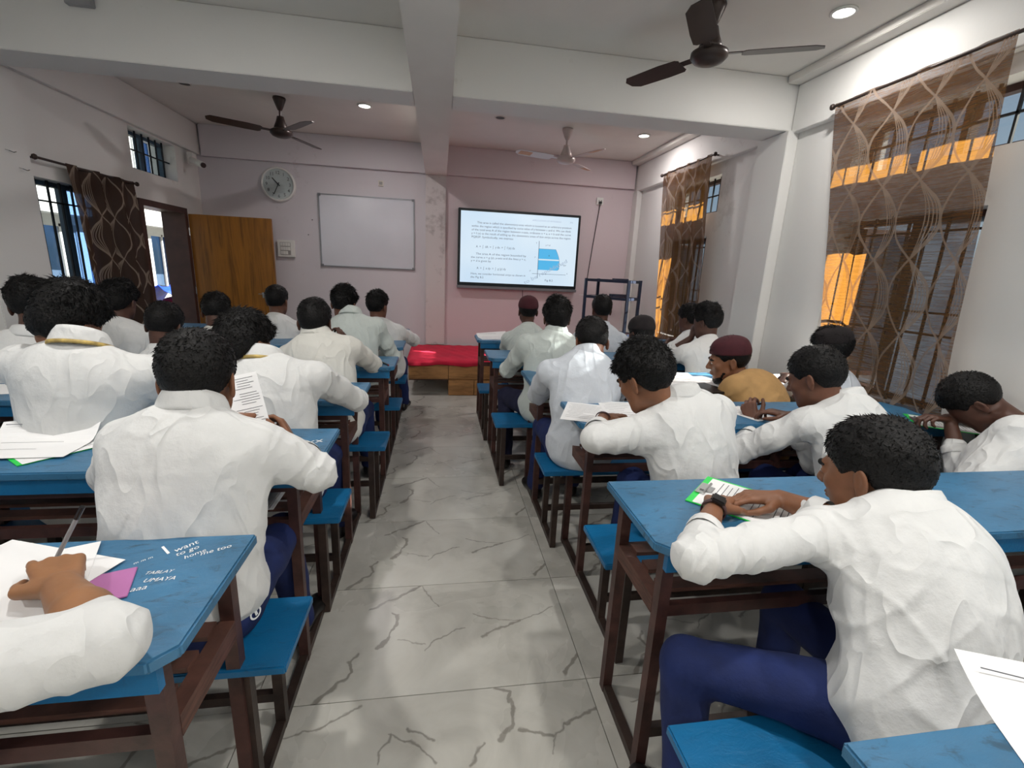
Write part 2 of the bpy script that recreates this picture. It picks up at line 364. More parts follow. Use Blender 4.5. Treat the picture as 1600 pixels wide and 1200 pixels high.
# ------------------------------------------------------------------ room shell
# floor tiles: printed marble veins repeat tile by tile, so they live in each tile's own coordinates
TW, TH, TX0, TY0 = 1.146, .573, .544, 1.32
def zf(pts): return [atz(400+x*.375, 840+y*.375, 0)[:2] for x, y in pts]
def tilemat(name, lines, oy):
    mt, n, b = nodes(name); tc = n.nodes.new('ShaderNodeTexCoord'); P = tc.outputs['Object']
    nz = n.nodes.new('ShaderNodeTexNoise'); nz.inputs['Scale'].default_value = 16; nz.inputs['Detail'].default_value = 3; n.links.new(P, nz.inputs['Vector'])
    off = vmath(n, 'SCALE', vmath(n, 'SUBTRACT', nz.outputs['Color'], (.5, .5, .5)).outputs[0], scale=.05).outputs[0]
    Q = vmath(n, 'MULTIPLY', vmath(n, 'ADD', P, off).outputs[0], (1, 1, 0)).outputs[0]
    dm = None; k = 0
    for pl, wd in lines:
        pl = [(x-TX0+TW/2, y-oy-TH/2) for x, y in pl]
        for i in range(len(pl)-1):
            a, c = np.array((*pl[i], 0.)), np.array((*pl[i+1], 0.)); ba = c-a; L2 = float(ba @ ba)
            if L2 < 1e-6: continue
            pa = vmath(n, 'SUBTRACT', Q, tuple(a)).outputs[0]
            h = mth(n, 'DIVIDE', vmath(n, 'DOT_PRODUCT', pa, tuple(ba)).outputs['Value'], L2, clamp=True)
            w = n.nodes.new('ShaderNodeVectorMath'); w.operation = 'SCALE'; w.inputs[0].default_value = tuple(ba); n.links.new(h, w.inputs['Scale'])
            d = vmath(n, 'LENGTH', vmath(n, 'SUBTRACT', pa, w.outputs[0]).outputs[0]).outputs['Value']
            ww = wd*(.35+.65*abs(math.sin(1.7*k+.6))); k += 1
            d = mth(n, 'SUBTRACT', d, ww)
            dm = d if dm is None else mth(n, 'MINIMUM', dm, d)
    vein = n.nodes.new('ShaderNodeMapRange'); vein.inputs['From Min'].default_value = -.001; vein.inputs['From Max'].default_value = .0035; vein.inputs['To Min'].default_value = 1; vein.inputs['To Max'].default_value = 0
    n.links.new(dm, vein.inputs['Value'])
    tcw = n.nodes.new('ShaderNodeNewGeometry')
    f = noise(n, tcw.outputs['Position'], 1.3, 5, .6, .5); g = noise(n, P, 3.5, 5, .6, 1.0)
    base = ramp(n, mth(n, 'ADD', mth(n, 'MULTIPLY', f, .5), mth(n, 'MULTIPLY', g, .5)), [(.34, lin((168, 166, 158))), (.5, lin((192, 190, 182))), (.7, lin((206, 205, 198)))])
    mx = n.nodes.new('ShaderNodeMix'); mx.data_type = 'RGBA'; n.links.new(mth(n, 'MULTIPLY', vein.outputs[0], .75), mx.inputs['Factor'])
    n.links.new(base, mx.inputs['A']); mx.inputs['B'].default_value = (*lin((122, 118, 110)), 1)
    n.links.new(mx.outputs['Result'], b.inputs['Base Color']); b.inputs['Roughness'].default_value = .28
    n.links.new(mth(n, 'MULTIPLY_ADD', f, .25, .16), b.inputs['Roughness'])
upper = [(zf([(480, 300), (600, 245), (690, 195), (780, 160), (830, 150)]), .006), (zf([(780, 165), (820, 190)]), .004),
         (zf([(575, 313), (597, 325), (575, 380), (555, 412), (508, 460)]), .007), (zf([(430, 480), (388, 520), (398, 560), (335, 620), (235, 690)]), .007),
         (zf([(1375, 455), (1330, 505), (1285, 560)]), .009), (zf([(865, 375), (735, 435), (695, 470)]), .002), (zf([(940, 410), (1100, 345), (1240, 285)]), .003),
         (zf([(900, 320), (985, 342), (1090, 345)]), .0015), (zf([(690, 205), (760, 285)]), .001), (zf([(590, 425), (700, 440)]), .001)]
lower = [(zf([(1000, 625), (1060, 640), (1050, 680)]), .007), (zf([(1066, 675), (1077, 740), (1050, 790), (1018, 850)]), .008), (zf([(945, 858), (890, 950)]), .005),
         (zf([(1410, 705), (1290, 780), (1240, 825), (1090, 790)]), .004), (zf([(550, 820), (620, 840), (680, 870), (750, 940)]), .003), (zf([(635, 793), (680, 825), (735, 845)]), .003),
         (zf([(560, 820), (500, 950)]), .003), (zf([(430, 700), (250, 795), (110, 840)]), .0025), (zf([(1250, 820), (1235, 900)]), .001)]
tilemat('tile_marble_a', upper, TY0); tilemat('tile_marble_b', lower, TY0-TH)
simple('grout', (120, 116, 108), .8)
floor = struct(MB().box(XL-WT, XR+WT, YB-.2, YF+.2, -.14, -.006).build('floor', 'grout'))
def tile_mesh(name, mat, w=TW, h=TH):
    g = .0016; bm = MB().box(-w/2+g, w/2-g, -h/2+g, h/2-g, -.006, 0)
    me = bpy.data.meshes.new(name); me.from_pydata(bm.v, [], bm.f); me.materials.append(MATS[mat]); return me
tm_a = tile_mesh('tile', 'tile_marble_a'); tm_b = tile_mesh('tile', 'tile_marble_b')
for j in range(-8, 9):
    y0 = TY0+j*TH
    if y0+TH < YB+.05 or y0 > YF: continue
    for i in range(-3, 3):
        x0 = TX0+(i-1)*TW+TW
        if x0 > XR or x0+TW < XL: continue
        t = bpy.data.objects.new('tile', tm_a if j >= 0 else tm_b); COL.objects.link(t); t.parent = floor
        # clip against the walls by scaling nothing: border tiles run under the wall, as laid
        t.location = (x0+TW/2, y0+TH/2, 0)

def wall_with(name, axis, p0, p1, a0, a1, z0, z1, holes, mat):
    """wall slab between p0..p1 on its normal axis, along a0..a1, with rectangular openings"""
    ys = sorted({a0, a1, *[v for h in holes for v in h[:2]]}); mb = MB()
    for i in range(len(ys)-1):
        ya, yb = ys[i], ys[i+1]; ym = (ya+yb)/2
        hz = sorted((h[2], h[3]) for h in holes if h[0] < ym < h[1]); z = z0
        for (q0, q1) in hz+[(z1, z1)]:
            if q0 > z+1e-4:
                if axis == 'x': mb.box(p0, p1, ya, yb, z, q0)
                else: mb.box(ya, yb, p0, p1, z, q0)
            z = q1
    return struct(mb.build(name, mat))
RW = [(2.02, 2.90, .78, 1.86), (1.74, 2.90, 2.13, 2.44), (4.50, 5.40, .78, 1.86), (4.38, 5.40, 2.08, 2.42)]
RB = [(-.9, .2, .78, 1.86), (-.9, .2, 2.13, 2.44), (-2.8, -1.8, .78, 1.86)]  # unseen windows behind the camera, added to let in soft daylight
LW = [(3.92, 4.85, .80, 1.93), (5.10, 5.88, 2.2, 2.56), (5.09, 5.95, 0, 1.94)]
LB = [(.5, 1.5, .80, 1.93), (-1.6, -.6, .8, 1.93)]  # out-of-view left windows, added to bring more daylight into the room
wall_with('wall_right', 'x', XR, XR+WT, YB, YF, 0, ZC, RW+RB, 'paint')
wall_with('wall_left', 'x', XL-WT, XL, YB, YF, 0, ZC, LW+LB, 'paint')
wall_with('wall_front', 'y', YF, YF+.2, XL-WT, -.06, 0, ZC, [], 'paint_lilac')
wall_with('wall_front_right', 'y', YF, YF+.2, -.06, XR+WT, 0, ZC, [], 'paint_pink')
wall_with('wall_back', 'y', YB-.2, YB, XL-WT, XR+WT, 0, ZC, [], 'paint')
struct(MB().box(XL-WT, XR+WT, YB-.2, YF+.2, ZC, ZC+.15).build('ceiling', 'ceiling_paint'))
# beams, pillars and plaster steps
T = []
def trim(x0, x1, y0, y1, z0, z1, mat='paint'):
    T.append(1); return struct(MB().box(x0, x1, y0, y1, z0, z1).build('trim_%d' % len(T), mat, bevel=.004))
trim(-.183, .075, YB, YF, ZB, ZC-.002, 'ceiling_paint')                 # long middle beam
trim(XL, -.185, 3.46, 3.75, ZB+.001, ZC-.001, 'paint'); trim(.077, XR, 3.46, 3.75, ZB+.001, ZC-.001, 'paint')   # cross beam either side
trim(XL, -.185, -.6, -.3, ZB+.001, ZC-.001); trim(.077, XR, -.6, -.3, ZB+.001, ZC-.001)
trim(-.183, .07, YF-.06, YF-.001, .41, ZB-.001, 'paint_grimy')            # front pillar
trim(XL+.07, -.186, YF-.05, YF-.001, 2.56, ZC-.002, 'paint_lilac'); trim(.078, XR-.075, YF-.05, YF-.001, 2.56, ZC-.002, 'paint_pink')
trim(XR-.055, XR-.001, 3.76, YF-.001, 2.53, ZC-.052, 'paint'); trim(XR-.055, XR-.001, YB+.01, 3.45, 2.53, ZC-.052, 'paint')
trim(XL+.001, XL+.045, 3.76, YF-.001, 2.575, ZC-.003, 'paint')
trim(XR-.09, XR-.001, 3.43, 3.78, .001, ZB-.002, 'paint'); trim(XL+.001, XL+.05, 3.43, 3.88, .001, ZB-.002, 'paint')
trim(XR-.07, XR-.002, 6.2, YF-.002, .001, 2.528, 'paint')
trim(XR-.15, XR-.001, 3.76, YF-.06, ZC-.05, ZC-.001, 'ceiling_paint'); trim(XR-.15, XR-.001, YB+.01, 3.45, ZC-.05, ZC-.001, 'ceiling_paint')

# ------------------------------------------------------------------ windows
WN = []
def window_right(y0, y1, z0, z1, kind, side=1):
    X = XR if side > 0 else XL; out = side
    WN.append(1); root = struct(empty('window_%d' % len(WN), (X+out*.14, (y0+y1)/2, z0)))
    fx0, fx1 = sorted((X+out*.12, X+out*.17)); f = MB(); w = .035
    f.box(fx0, fx1, y0+.001, y0+w, z0+.001, z1-.001).box(fx0, fx1, y1-w, y1-.001, z0+.001, z1-.001).box(fx0, fx1, y0+w, y1-w, z0+.001, z0+w).box(fx0, fx1, y0+w, y1-w, z1-w, z1-.001)
    ym = (y0+y1)/2; f.box(fx0, fx1, ym-.025, ym+.025, z0+w, z1-w)
    f.build('window_frame', 'casement_blue' if side < 0 else 'jamb_brown', root)
    gx = X+out*.07; nb = max(5, int((y1-y0)/.105))
    for i in range(1, nb):
        y = y0+(y1-y0)*i/nb
        MB().bar((gx, y, z0+.002), (gx, y, z1-.002), .012).build('grille_bar', 'grille_black', root)
    hz = ([z0+(z1-z0)*.5] if z1-z0 < .5 else [z0+.42, z0+.54, z0+.98] if side > 0 else [z0+.2, z0+.33, z0+.98])
    for z in hz: MB().bar((gx, y0+.002, z), (gx, y1-.002, z), .012).build('grille_bar', 'grille_black', root)
    if kind == 'vent':
        MB().box(X+out*.142, X+out*.148, y0+w, ym-.025, z0+w, z1-w).build('pane', 'glass_clear', root)
        MB().box(X+out*.142, X+out*.148, ym+.025, y1-w, z0+w, z1-w).build('pane', 'glass_clear', root)
    elif kind == 'low':     # near sash has frosted glass, far sash stands open
        MB().box(X+out*.142, X+out*.148, y0+w, ym-.025, z0+w, z1-w).build('pane', 'glass_frosted', root)
        s = MB(); sx0, sx1 = X+out*.175, X+out*(.175+.38)
        for (a, c2, d, e) in ((sx0, sx1, z0+.04, z0+.07), (sx0, sx1, z1-.07, z1-.04), (sx0, sx0+out*.03, z0+.07, z1-.07), (sx1-out*.03, sx1, z0+.07, z1-.07)):
            a, c2 = sorted((a, c2)); s.box(a, c2, y1-.06, y1-.03, d, e)
        sh = s.build('open_sash', 'jamb_brown', root)
        a, c2 = sorted((sx0+out*.03, sx1-out*.03)); MB().box(a, c2, y1-.048, y1-.043, z0+.07, z1-.07).build('pane', 'glass_dark', sh)
    elif kind == 'left':
        MB().box(X+out*.142, X+out*.148, y0+w, ym-.025, z0+w, z1-w).build('pane', 'glass_clear', root)
        MB().box(X+out*.142, X+out*.148, ym+.025, y1-w, z0+w, z1-w).build('pane', 'glass_blue', root)
    return root
for (a, b_, c, d), k in zip(RW+RB, ('low', 'vent', 'low', 'vent', 'low', 'vent', 'low')): window_right(a, b_, c, d, k, 1)
for (a, b_, c, d), k in zip(LW[:2]+LB, ('left', 'vent', 'left', 'left')): window_right(a, b_, c, d, k, -1)
# concrete sun shades over the right windows
for (y0, y1) in ((1.6, 3.1), (4.2, 5.6), (-1.1, .4)):
    trim(XR+WT+.001, XR+WT+.20, y0, y1, 2.50, 2.56, 'building_cream')
# door opening: brown jamb, wooden leaf swung open against the front wall
jb = MB(); jx0, jx1 = XL-WT+.02, XL+.02
jb.box(jx0, jx1, 5.09, 5.15, .001, 1.94).box(jx0, jx1, 5.89, 5.95, .001, 1.94).box(jx0, jx1, 5.15, 5.89, 1.88, 1.94)
dr = struct(empty('door_1', (XL, 5.52, 0))); jb.build('door_jamb', 'jamb_brown', dr)
lf = MB().box(XL+.022, XL+.89, 5.952, 5.99, .012, 1.885).build('door_leaf', 'door_wood', dr, bevel=.003)
hb = MB().box(XL+.73, XL+.86, 5.938, 5.951, 1.02, 1.045); hb.tube([(XL+.70, 5.925, 1.03), (XL+.86, 5.925, 1.03)], .006, 8)
for i in range(3): hb.box(XL+.745+.035*i, XL+.76+.035*i, 5.918, 5.951, .985, 1.05)
hb.build('door_bolt', 'steel_clip', lf)
for z in (.3, 1.0, 1.65): MB().tube([(XL+.022, 5.945, z), (XL+.022, 5.945, z+.09)], .009, 8).build('door_hinge', 'steel_clip', lf)

# ------------------------------------------------------------------ outdoors
struct(MB().box(-30, 30, -15, 40, -.3, -.16).build('ground_outside', 'outdoor_ground'))
bA = tag(empty('building', (-9.5, 14, 0)), 'cream walled building with blue windows seen through the open door', 'building')
holes = [(y, y+1.2, z, z+h_) for y in (5.7, 7.2, 8.7, 10.2, 11.7, 13.2, 14.7, 16.2, 17.7, 19.2, 20.7, 22.2) for z, h_ in ((.25, 1.8), (3.8, 1.2))]
def plainwall(parent, X0, X1, ya, yb, z0, z1, holes, mat):
    ys = sorted({ya, yb, *[v for h in holes for v in h[:2]]}); mb = MB()
    for i in range(len(ys)-1):
        ym = (ys[i]+ys[i+1])/2; z = z0
        for (q0, q1) in sorted((h[2], h[3]) for h in holes if h[0] < ym < h[1])+[(z1, z1)]:
            if q0 > z+1e-4: mb.box(X0, X1, ys[i], ys[i+1], z, q0)
            z = q1
    return mb.build('wall', mat, parent)
plainwall(bA, -9.9, -9.5, 3, 25, -.15, 6.2, holes, 'building_cream')
for (y, y1, z, z1) in holes:
    q = MB(); q.box(-9.6, -9.55, y, y+.07, z, z1).box(-9.6, -9.55, y1-.07, y1, z, z1).box(-9.6, -9.55, y+.7, y+.77, z, z1).box(-9.6, -9.55, y+.07, y1-.07, z1-.07, z1)
    wd = q.build('window', 'building_cream', bA); MB().box(-9.66, -9.64, y, y1, z, z1).build('pane', 'glass_blue', wd)
MB().box(-9.5, -8.9, 3, 25, 2.25, 2.4).box(-8.98, -8.9, 3, 25, 2.4, 2.75).build('balcony', 'building_cream', bA)
for y in (4.5, 9.8, 15.2, 20.6): MB().box(-9.15, -8.9, y, y+.25, -.15, 2.25).build('column', 'building_cream', bA)
bB = tag(empty('boundary_wall', (7.4, 3, 0)), 'grey wall beyond the curtained windows on the right', 'wall')
MB().box(7.2, 7.45, -8, 16, -.15, 1.75).build('wall', 'building_grey', bB); MB().box(7.15, 7.5, -8, 16, 1.75, 1.84).build('coping', 'building_cream', bB)
# parked motorcycle with a blue tarpaulin outside the door
mc = atx(262, 478, -4.6); mcx, mcy = -4.6, mc[1]
mo = tag(empty('motorcycle', (mcx, mcy, -.15)), 'parked motorcycle under blue sheeting outside the open door', 'motorcycle')
def torus(c, R, r, ax='x', seg=28):
    mb = MB(); pts = []
    for k in range(seg+1):
        t = 2*PI*k/seg; pts.append((c[0], c[1]+R*math.cos(t), c[2]+R*math.sin(t)) if ax == 'x' else (c[0]+R*math.cos(t), c[1]+R*math.sin(t), c[2]))
    return mb.tube(pts, r, 8, cap=False)
for dy in (-.62, .62):
    wh = torus((mcx, mcy+dy, .14), .25, .045).build('wheel', 'black_plastic', mo, smooth=True)
    sp_ = MB(); [sp_.tube([(mcx, mcy+dy, .14), (mcx, mcy+dy+.24*math.cos(a), .14+.24*math.sin(a))], .006, 5) for a in np.linspace(0, 2*PI, 9)[:-1]]
    sp_.build('spoke', 'steel_clip', wh)['kind'] = 'stuff'
MB().box(mcx-.12, mcx+.12, mcy-.2, mcy+.22, .08, .42).build('engine', 'machine_grey', mo, bevel=.03)
MB().lathe([(.001, -.3), (.1, -.26), (.14, -.05), (.13, .12), (.06, .26), (.001, .3)], (mcx, mcy+.18, .58), 14, Matrix.Rotation(PI/2, 3, 'X')).build('fuel_tank', 'red_paint', mo, smooth=True)
MB().box(mcx-.11, mcx+.11, mcy-.6, mcy-.05, .54, .64).build('seat', 'black_plastic', mo, bevel=.03)
MB().tube([(mcx-.33, mcy+.42, .88), (mcx-.1, mcy+.5, .84), (mcx+.1, mcy+.5, .84), (mcx+.33, mcy+.42, .88)], .016, 8).tube([(mcx, mcy+.5, .84), (mcx, mcy+.64, .14)], .03, 8).build('handlebar', 'steel_clip', mo)
tp = MB(); 
for i in range(9):
    for j in range(7):
        x = mcx-.36+.09*i; y = mcy-.2+.1*j; z = .9-.9*abs(i-4)*.06*abs(i-4)/2+.04*math.sin(i*2.1+j*1.3)
        tp.v.append((x, y, z))
for i in range(8):
    for j in range(6): tp.f.append((i*7+j, (i+1)*7+j, (i+1)*7+j+1, i*7+j+1))
tpo = tp.build('sheeting', 'blue_tarp', mo, smooth=True); sm = tpo.modifiers.new('s', 'SOLIDIFY'); sm.thickness = .01

# ------------------------------------------------------------------ curtains
def curtain(name, label, X, y0, y1, z0, z1, mat, folds=5, amp=.015, lean=0, side=1, shrink=0, rod=None, belly=0):
    root = tag(empty(name, (X, (y0+y1)/2, z1)), label, 'curtain')
    nu, nv = 120, 60; V = []; UV = []
    for j in range(nv+1):
        v = j/nv
        for i in range(nu+1):
            u = i/nu; a = amp*(.4+.6*(1-v))+amp*.25
            x = X-side*(a*math.sin(2*PI*folds*u+.8*math.sin(3*v))+.35*a*math.sin(2*PI*folds*2.3*u+2*v))
            q0 = y0+lean*(1-v)+belly*math.sin(PI*v)*0; q1 = y1+shrink*(1-v)
            y = q0+(q1-q0)*u+.006*math.sin(9*v+u*6)
            z = z0+(z1-z0)*v+(.012*math.sin(PI*folds*2*u) if j == 0 else 0)
            V.append((x, y, z)); UV.append((u, v))
    F = [(j*(nu+1)+i, j*(nu+1)+i+1, (j+1)*(nu+1)+i+1, (j+1)*(nu+1)+i) for j in range(nv) for i in range(nu)]
    me = bpy.data.meshes.new('fabric'); me.from_pydata([(q[0]-X, q[1]-(y0+y1)/2, q[2]-z1) for q in V], [], F); me.materials.append(MATS[mat])
    uvl = me.uv_layers.new(name='UVMap'); uvl.data.foreach_set('uv', np.array([UV[vi] for p in me.polygons for vi in p.vertices], np.float32).ravel())
    for p in me.polygons: p.use_smooth = True
    o = bpy.data.objects.new('fabric', me); COL.objects.link(o); o.parent = root
    ra, rb = rod or (y0-.05, y1+.05)
    MB().tube([(X, ra, z1-.012), (X, rb, z1-.012)], .009, 10).build('rod', 'fan_brown', root)
    for y in (ra, rb):
        MB().lathe([(.001, -.02), (.014, -.014), (.018, 0), (.014, .014), (.001, .02)], (X, y, z1-.012), 12).build('finial', 'fan_brown', root, smooth=True)
        yy = y+(.03 if y == ra else -.03); xw = XR-.056 if side > 0 else XL+.001
        if side > 0 and z1 < 2.53: xw = XR-.001
        MB().bar((X, yy, z1-.012), (xw, yy, z1-.012), .012).build('bracket', 'fan_brown', root)
    return root
curtain('curtain', 'tall sheer brown curtain with leaf pattern at the near right window, glowing orange', XR-.11, 2.0, 2.99, .78, 2.585, 'curtain_sheer', 3, .012, lean=-.12, shrink=-.32, rod=(1.66, 3.02))
curtain('curtain', 'narrower sheer brown curtain at the far right window near the rack', XR-.11, 4.40, 5.40, .62, 2.59, 'curtain_sheer_small', 5, .02, lean=-.2, shrink=-.3, rod=(4.36, 5.44))
curtain('curtain', 'dark brown patterned curtain pulled aside on the left wall', XL+.06, 4.16, 4.95, .70, 2.06, 'curtain_heavy', 3, .03, side=-1, rod=(3.9, 5.02), shrink=.06, lean=.12)

# ------------------------------------------------------------------ ceiling lamps, holes, fans
lamps = [(-.72, 5.07, 1), (2.14, 5.15, 1), (2.17, 2.64, 1), (-2.23, 4.96, 0), (.58, 5.04, 0), (-.9, 1.7, 1), (1.0, .6, 1), (-1.9, .2, 1), (2.1, -.1, 1), (-.9, -1.6, 1), (1.2, -1.8, 1)]
for i, (x, y, on) in enumerate(lamps):
    if on:
        lab = {0: 'lit round ceiling lamp over the wall clock side', 1: 'lit round ceiling lamp near the far right corner', 2: 'lit round ceiling lamp beside the large near fan'}.get(i)
        g = None
        if lab is None: lab, g = 'lit round ceiling lamp behind the photographer', 'lamps behind the photographer'
        r = tag(empty('ceiling_lamp', (x, y, ZC)), lab, 'lamp', g)
        MB().lathe([(.052, -.001), (.066, -.001), (.068, -.008), (.060, -.014), (.052, -.012)], (x, y, ZC)).build('rim', 'white_plastic', r, smooth=True)
        MB().lathe([(.0005, -.006), (.052, -.006), (.052, -.004), (.0005, -.004)], (x, y, ZC)).build('diffuser', 'lamp_on', r)
        l = bpy.data.lights.new('lamp_light', 'AREA'); l.shape = 'DISK'; l.size = .10; l.energy = LAMP_W*(1 if i < 3 else 1.6); l.color = (1, .97, .93) if i > 1 else (1, .93, .92); l.spread = PI
        lo_ = bpy.data.objects.new('lamp_light', l); COL.objects.link(lo_); lo_.parent = r; lo_.location = (0, 0, -.016)
    else:
        r = tag(empty('ceiling_hole', (x, y, ZC)), 'dark empty round light hole in the ceiling %s' % ('near the left ceiling fan' if x < 0 else 'right of the middle beam'), 'light fitting')
        MB().lathe([(.045, -.001), (.056, -.001), (.056, -.004), (.045, -.004)], (x, y, ZC)).build('rim', 'ivory_plastic', r)
        MB().lathe([(.0005, -.002), (.045, -.002), (.045, -.0015), (.0005, -.0015)], (x, y, ZC)).build('hole', 'black_plastic', r)  # flat black disc: the darkness inside the open hole is put into its colour
def fan(x, y, hz, angs, L, mat, label, open_end=False):
    r = tag(empty('ceiling_fan', (x, y, ZC)), label, 'ceiling fan')
    MB().lathe([(.001, -.001), (.055, -.001), (.058, -.012), (.052, -.03), (.03, -.085), (.018, -.11), (.001, -.112)], (x, y, ZC), 20).build('canopy', mat, r, smooth=True)
    MB().tube([(x, y, ZC-.1), (x, y, hz+.1)], .011, 10).build('down_rod', mat, r)
    MB().lathe([(.001, .14), (.03, .138), (.04, .10), (.062, .045), (.06, .03), (.001, .03)], (x, y, hz), 20).build('upper_canopy', mat, r, smooth=True)
    MB().lathe([(.001, .035), (.07, .032), (.098, .015), (.1, -.008), (.08, -.03), (.045, -.042), (.001, -.045)], (x, y, hz), 28).build('motor', mat, r, smooth=True)
    for a in angs:
        a = math.radians(a); R = np.array(Matrix.Rotation(a, 3, 'Z') @ Matrix.Rotation(math.radians(11), 3, 'X'))
        prof = [(.17, -.045), (.19, -.062), (.3, -.066), (L-.05, -.060), (L, -.03), (L+.012, .02), (L-.02, .055), (.3, .062), (.19, .055), (.17, .04)]
        mb = MB(); n_ = len(prof); vs = [R @ np.array((px, py, zz))+np.array((x, y, hz+.0)) for zz in (0, .004) for px, py in prof]
        mb.add(vs, [tuple(range(n_))[::-1], tuple(range(n_, 2*n_))]+[(i, (i+1) % n_, n_+(i+1) % n_, n_+i) for i in range(n_)])
        bl = mb.build('blade', mat, r)
        ir = MB().box(.08, .2, -.018, .018, .004, .009, R, (x, y, hz)); ir.box(.18, .24, -.035, .035, .004, .008, R, (x, y, hz)); ir.build('blade_iron', mat, bl)
        if open_end:
            dv = MB().box(L-.17, L-.03, -.04, .035, -.0012, -.0004, R, (x, y, hz)); dv.build('blade_print', 'fan_brown' if mat != 'fan_cream' else 'ply', bl)
fan(1.47, 2.74, 2.65, (-25, 118, 234), .56, 'fan_brown', 'large dark brown ceiling fan in the near right bay')
fan(-1.49, 5.09, 2.60, (211, 308, 70), .60, 'fan_brown', 'dark brown ceiling fan on the left above the clock')
fan(1.31, 5.18, 2.60, (197, 292, 48), .58, 'fan_cream', 'cream ceiling fan above the wall screen', True)
vb = tag(empty('cable_box', (-2.03, 3.45, 2.86)), 'small grey box on the upper left beam', 'box')
MB().box(-2.12, -1.98, 3.42, 3.459, 2.80, 2.88).build('box_body', 'paper_grey', vb, bevel=.004)

# ------------------------------------------------------------------ front wall things
tv = tag(empty('screen', (1.04, YF, 1.2)), 'large wall-mounted screen showing a maths page with a blue graph', 'screen')
MB().box(.229, 1.850, YF-.075, YF-.001, 1.216, 2.182).build('housing', 'bezel', tv, bevel=.006)
MB().box(.262, 1.818, YF-.078, YF-.0755, 1.258, 2.150).build('display', 'screen_glow', tv)
MB().box(.225, 1.855, YF-.095, YF-.002, 1.180, 1.2155).build('speaker_bar', 'bezel_grey', tv, bevel=.004)
SX0, SX1, SZ0, SZ1 = .262, 1.818, 1.258, 2.150; SY = YF-.0795
def scr(u, v): return (SX0+(SX1-SX0)*u, SZ1-(SZ1-SZ0)*v)
def stext(s, u, v, size, mat='screen_ink', width=None, rot=0, name='printed_text'):
    x, z = scr(u, v); M = Matrix.Translation((x, SY, z)) @ Matrix.Rotation(rot, 4, 'Y') @ Matrix.Rotation(PI/2, 4, 'X')
    if width:
        cu = bpy.data.curves.new('t', 'FONT'); cu.body = s; cu.size = size; t = bpy.data.objects.new('t', cu); COL.objects.link(t); bpy.context.view_layer.update()
        w = t.dimensions.x; bpy.data.objects.remove(t); M = M @ Matrix.Diagonal((width*(SX1-SX0)/max(w, 1e-3), 1, 1, 1))
    return text_mesh(name, s, size, M, mat, tv)
stext('APPLICATION OF INTEGRALS', .60, .085, .028, 'screen_faint', .25); stext('295', .925, .085, .028, 'screen_faint')
for i, (l, u, w) in enumerate((('This area is called the elementary area which is located at an arbitrary position', .135, .805), ('within the region which is specified by some value of y between c and d. We can think', .09, .85),
        ('of the total area A of the region between x-axis, ordinates x = a, x = b and the curve', .09, .85), ('y = f (x) as the result of adding up the elementary areas of thin strips across the region', .09, .85), ('PQRSP. Symbolically, we express', .09, .35))):
    stext(l, u, .165+.05*i, .036, width=w)
stext('A  =  \u222b  dA  =  \u222b  y dx  =  \u222b  f (x) dx', .13, .50, .042, width=.33)
for i, (l, u, w) in enumerate((('The area A of the region bounded by', .13, .43), ('the curve x = g (y), y-axis and the lines y = c,', .09, .47), ('y = d is given by', .09, .17))): stext(l, u, .60+.05*i, .036, width=w)
stext('A  =  \u222b  x dy  =  \u222b  g (y) dy', .14, .805, .042, width=.25)
stext('Here, we consider horizontal strips as shown in', .09, .885, .036, width=.47); stext('the Fig 8.2', .09, .935, .036, width=.11)
stext('Fig 8.2', .735, .94, .036, width=.07); stext('y = d', .725, .425, .03); stext('x = g(y)', .865, .70, .026); stext('Y', .64, .40, .028); stext('X\u2032', .595, .805, .026); stext('X', .925, .825, .026); stext('A', .755, .575, .03); stext('y', .635, .60, .028)
stext('to be republished', .56, 1.0, .07, 'screen_faint', .42, rot=-.5)
gx0, gz0 = scr(.668, .775); gx1, gz1 = scr(.855, .47); n_ = 14
pts = [(gx0, gz0), (gx0, gz1), (gx0+(gx1-gx0)*.80, gz1)]+[(gx0+(gx1-gx0)*(.80+.20*math.sin(PI/2*min(1, k/9))), gz1+(gz0-gz1)*k/n_) for k in range(1, n_)]+[(gx0+(gx1-gx0)*.92, gz0)]
MB().add([(x, SY+.0008, z) for x, z in pts], [tuple(range(len(pts)))[::-1]]).build('graph_area', 'screen_blue', tv)
sx_, sz_ = scr(.668, .635); MB().add([(gx0, SY, sz_), (gx1, SY, sz_), (gx1, SY, sz_+.018), (gx0, SY, sz_+.018)], [(0, 1, 2, 3)]).build('graph_strip', 'screen_pale', tv)
ax = MB(); a0 = scr(.668, .36); a1 = scr(.668, .90); ax.box(a0[0]-.003, a0[0]+.003, SY-.0003, SY+.0003, a1[1], a0[1]); b0 = scr(.62, .835); b1 = scr(.92, .835); ax.box(b0[0], b1[0], SY-.0003, SY+.0003, b0[1]-.002, b0[1]+.002)
for k in range(len(pts)-1):
    (x0, z0), (x1, z1) = pts[k], pts[k+1]; ax.bar((x0, SY-.0002, z0), (x1, SY-.0002, z1), .003, .0004, up=(0, 1, 0))
ax.build('graph_lines', 'screen_ink', tv)
ccb = tag(MB().tube([(1.12, YF-.01, 1.18), (1.13, YF-.012, 1.0), (1.2, YF-.012, .8), (1.24, YF-.03, .5)], .004, 6).build('cable', 'black_plastic'), 'thin dark cable hanging below the wall screen', 'cable')

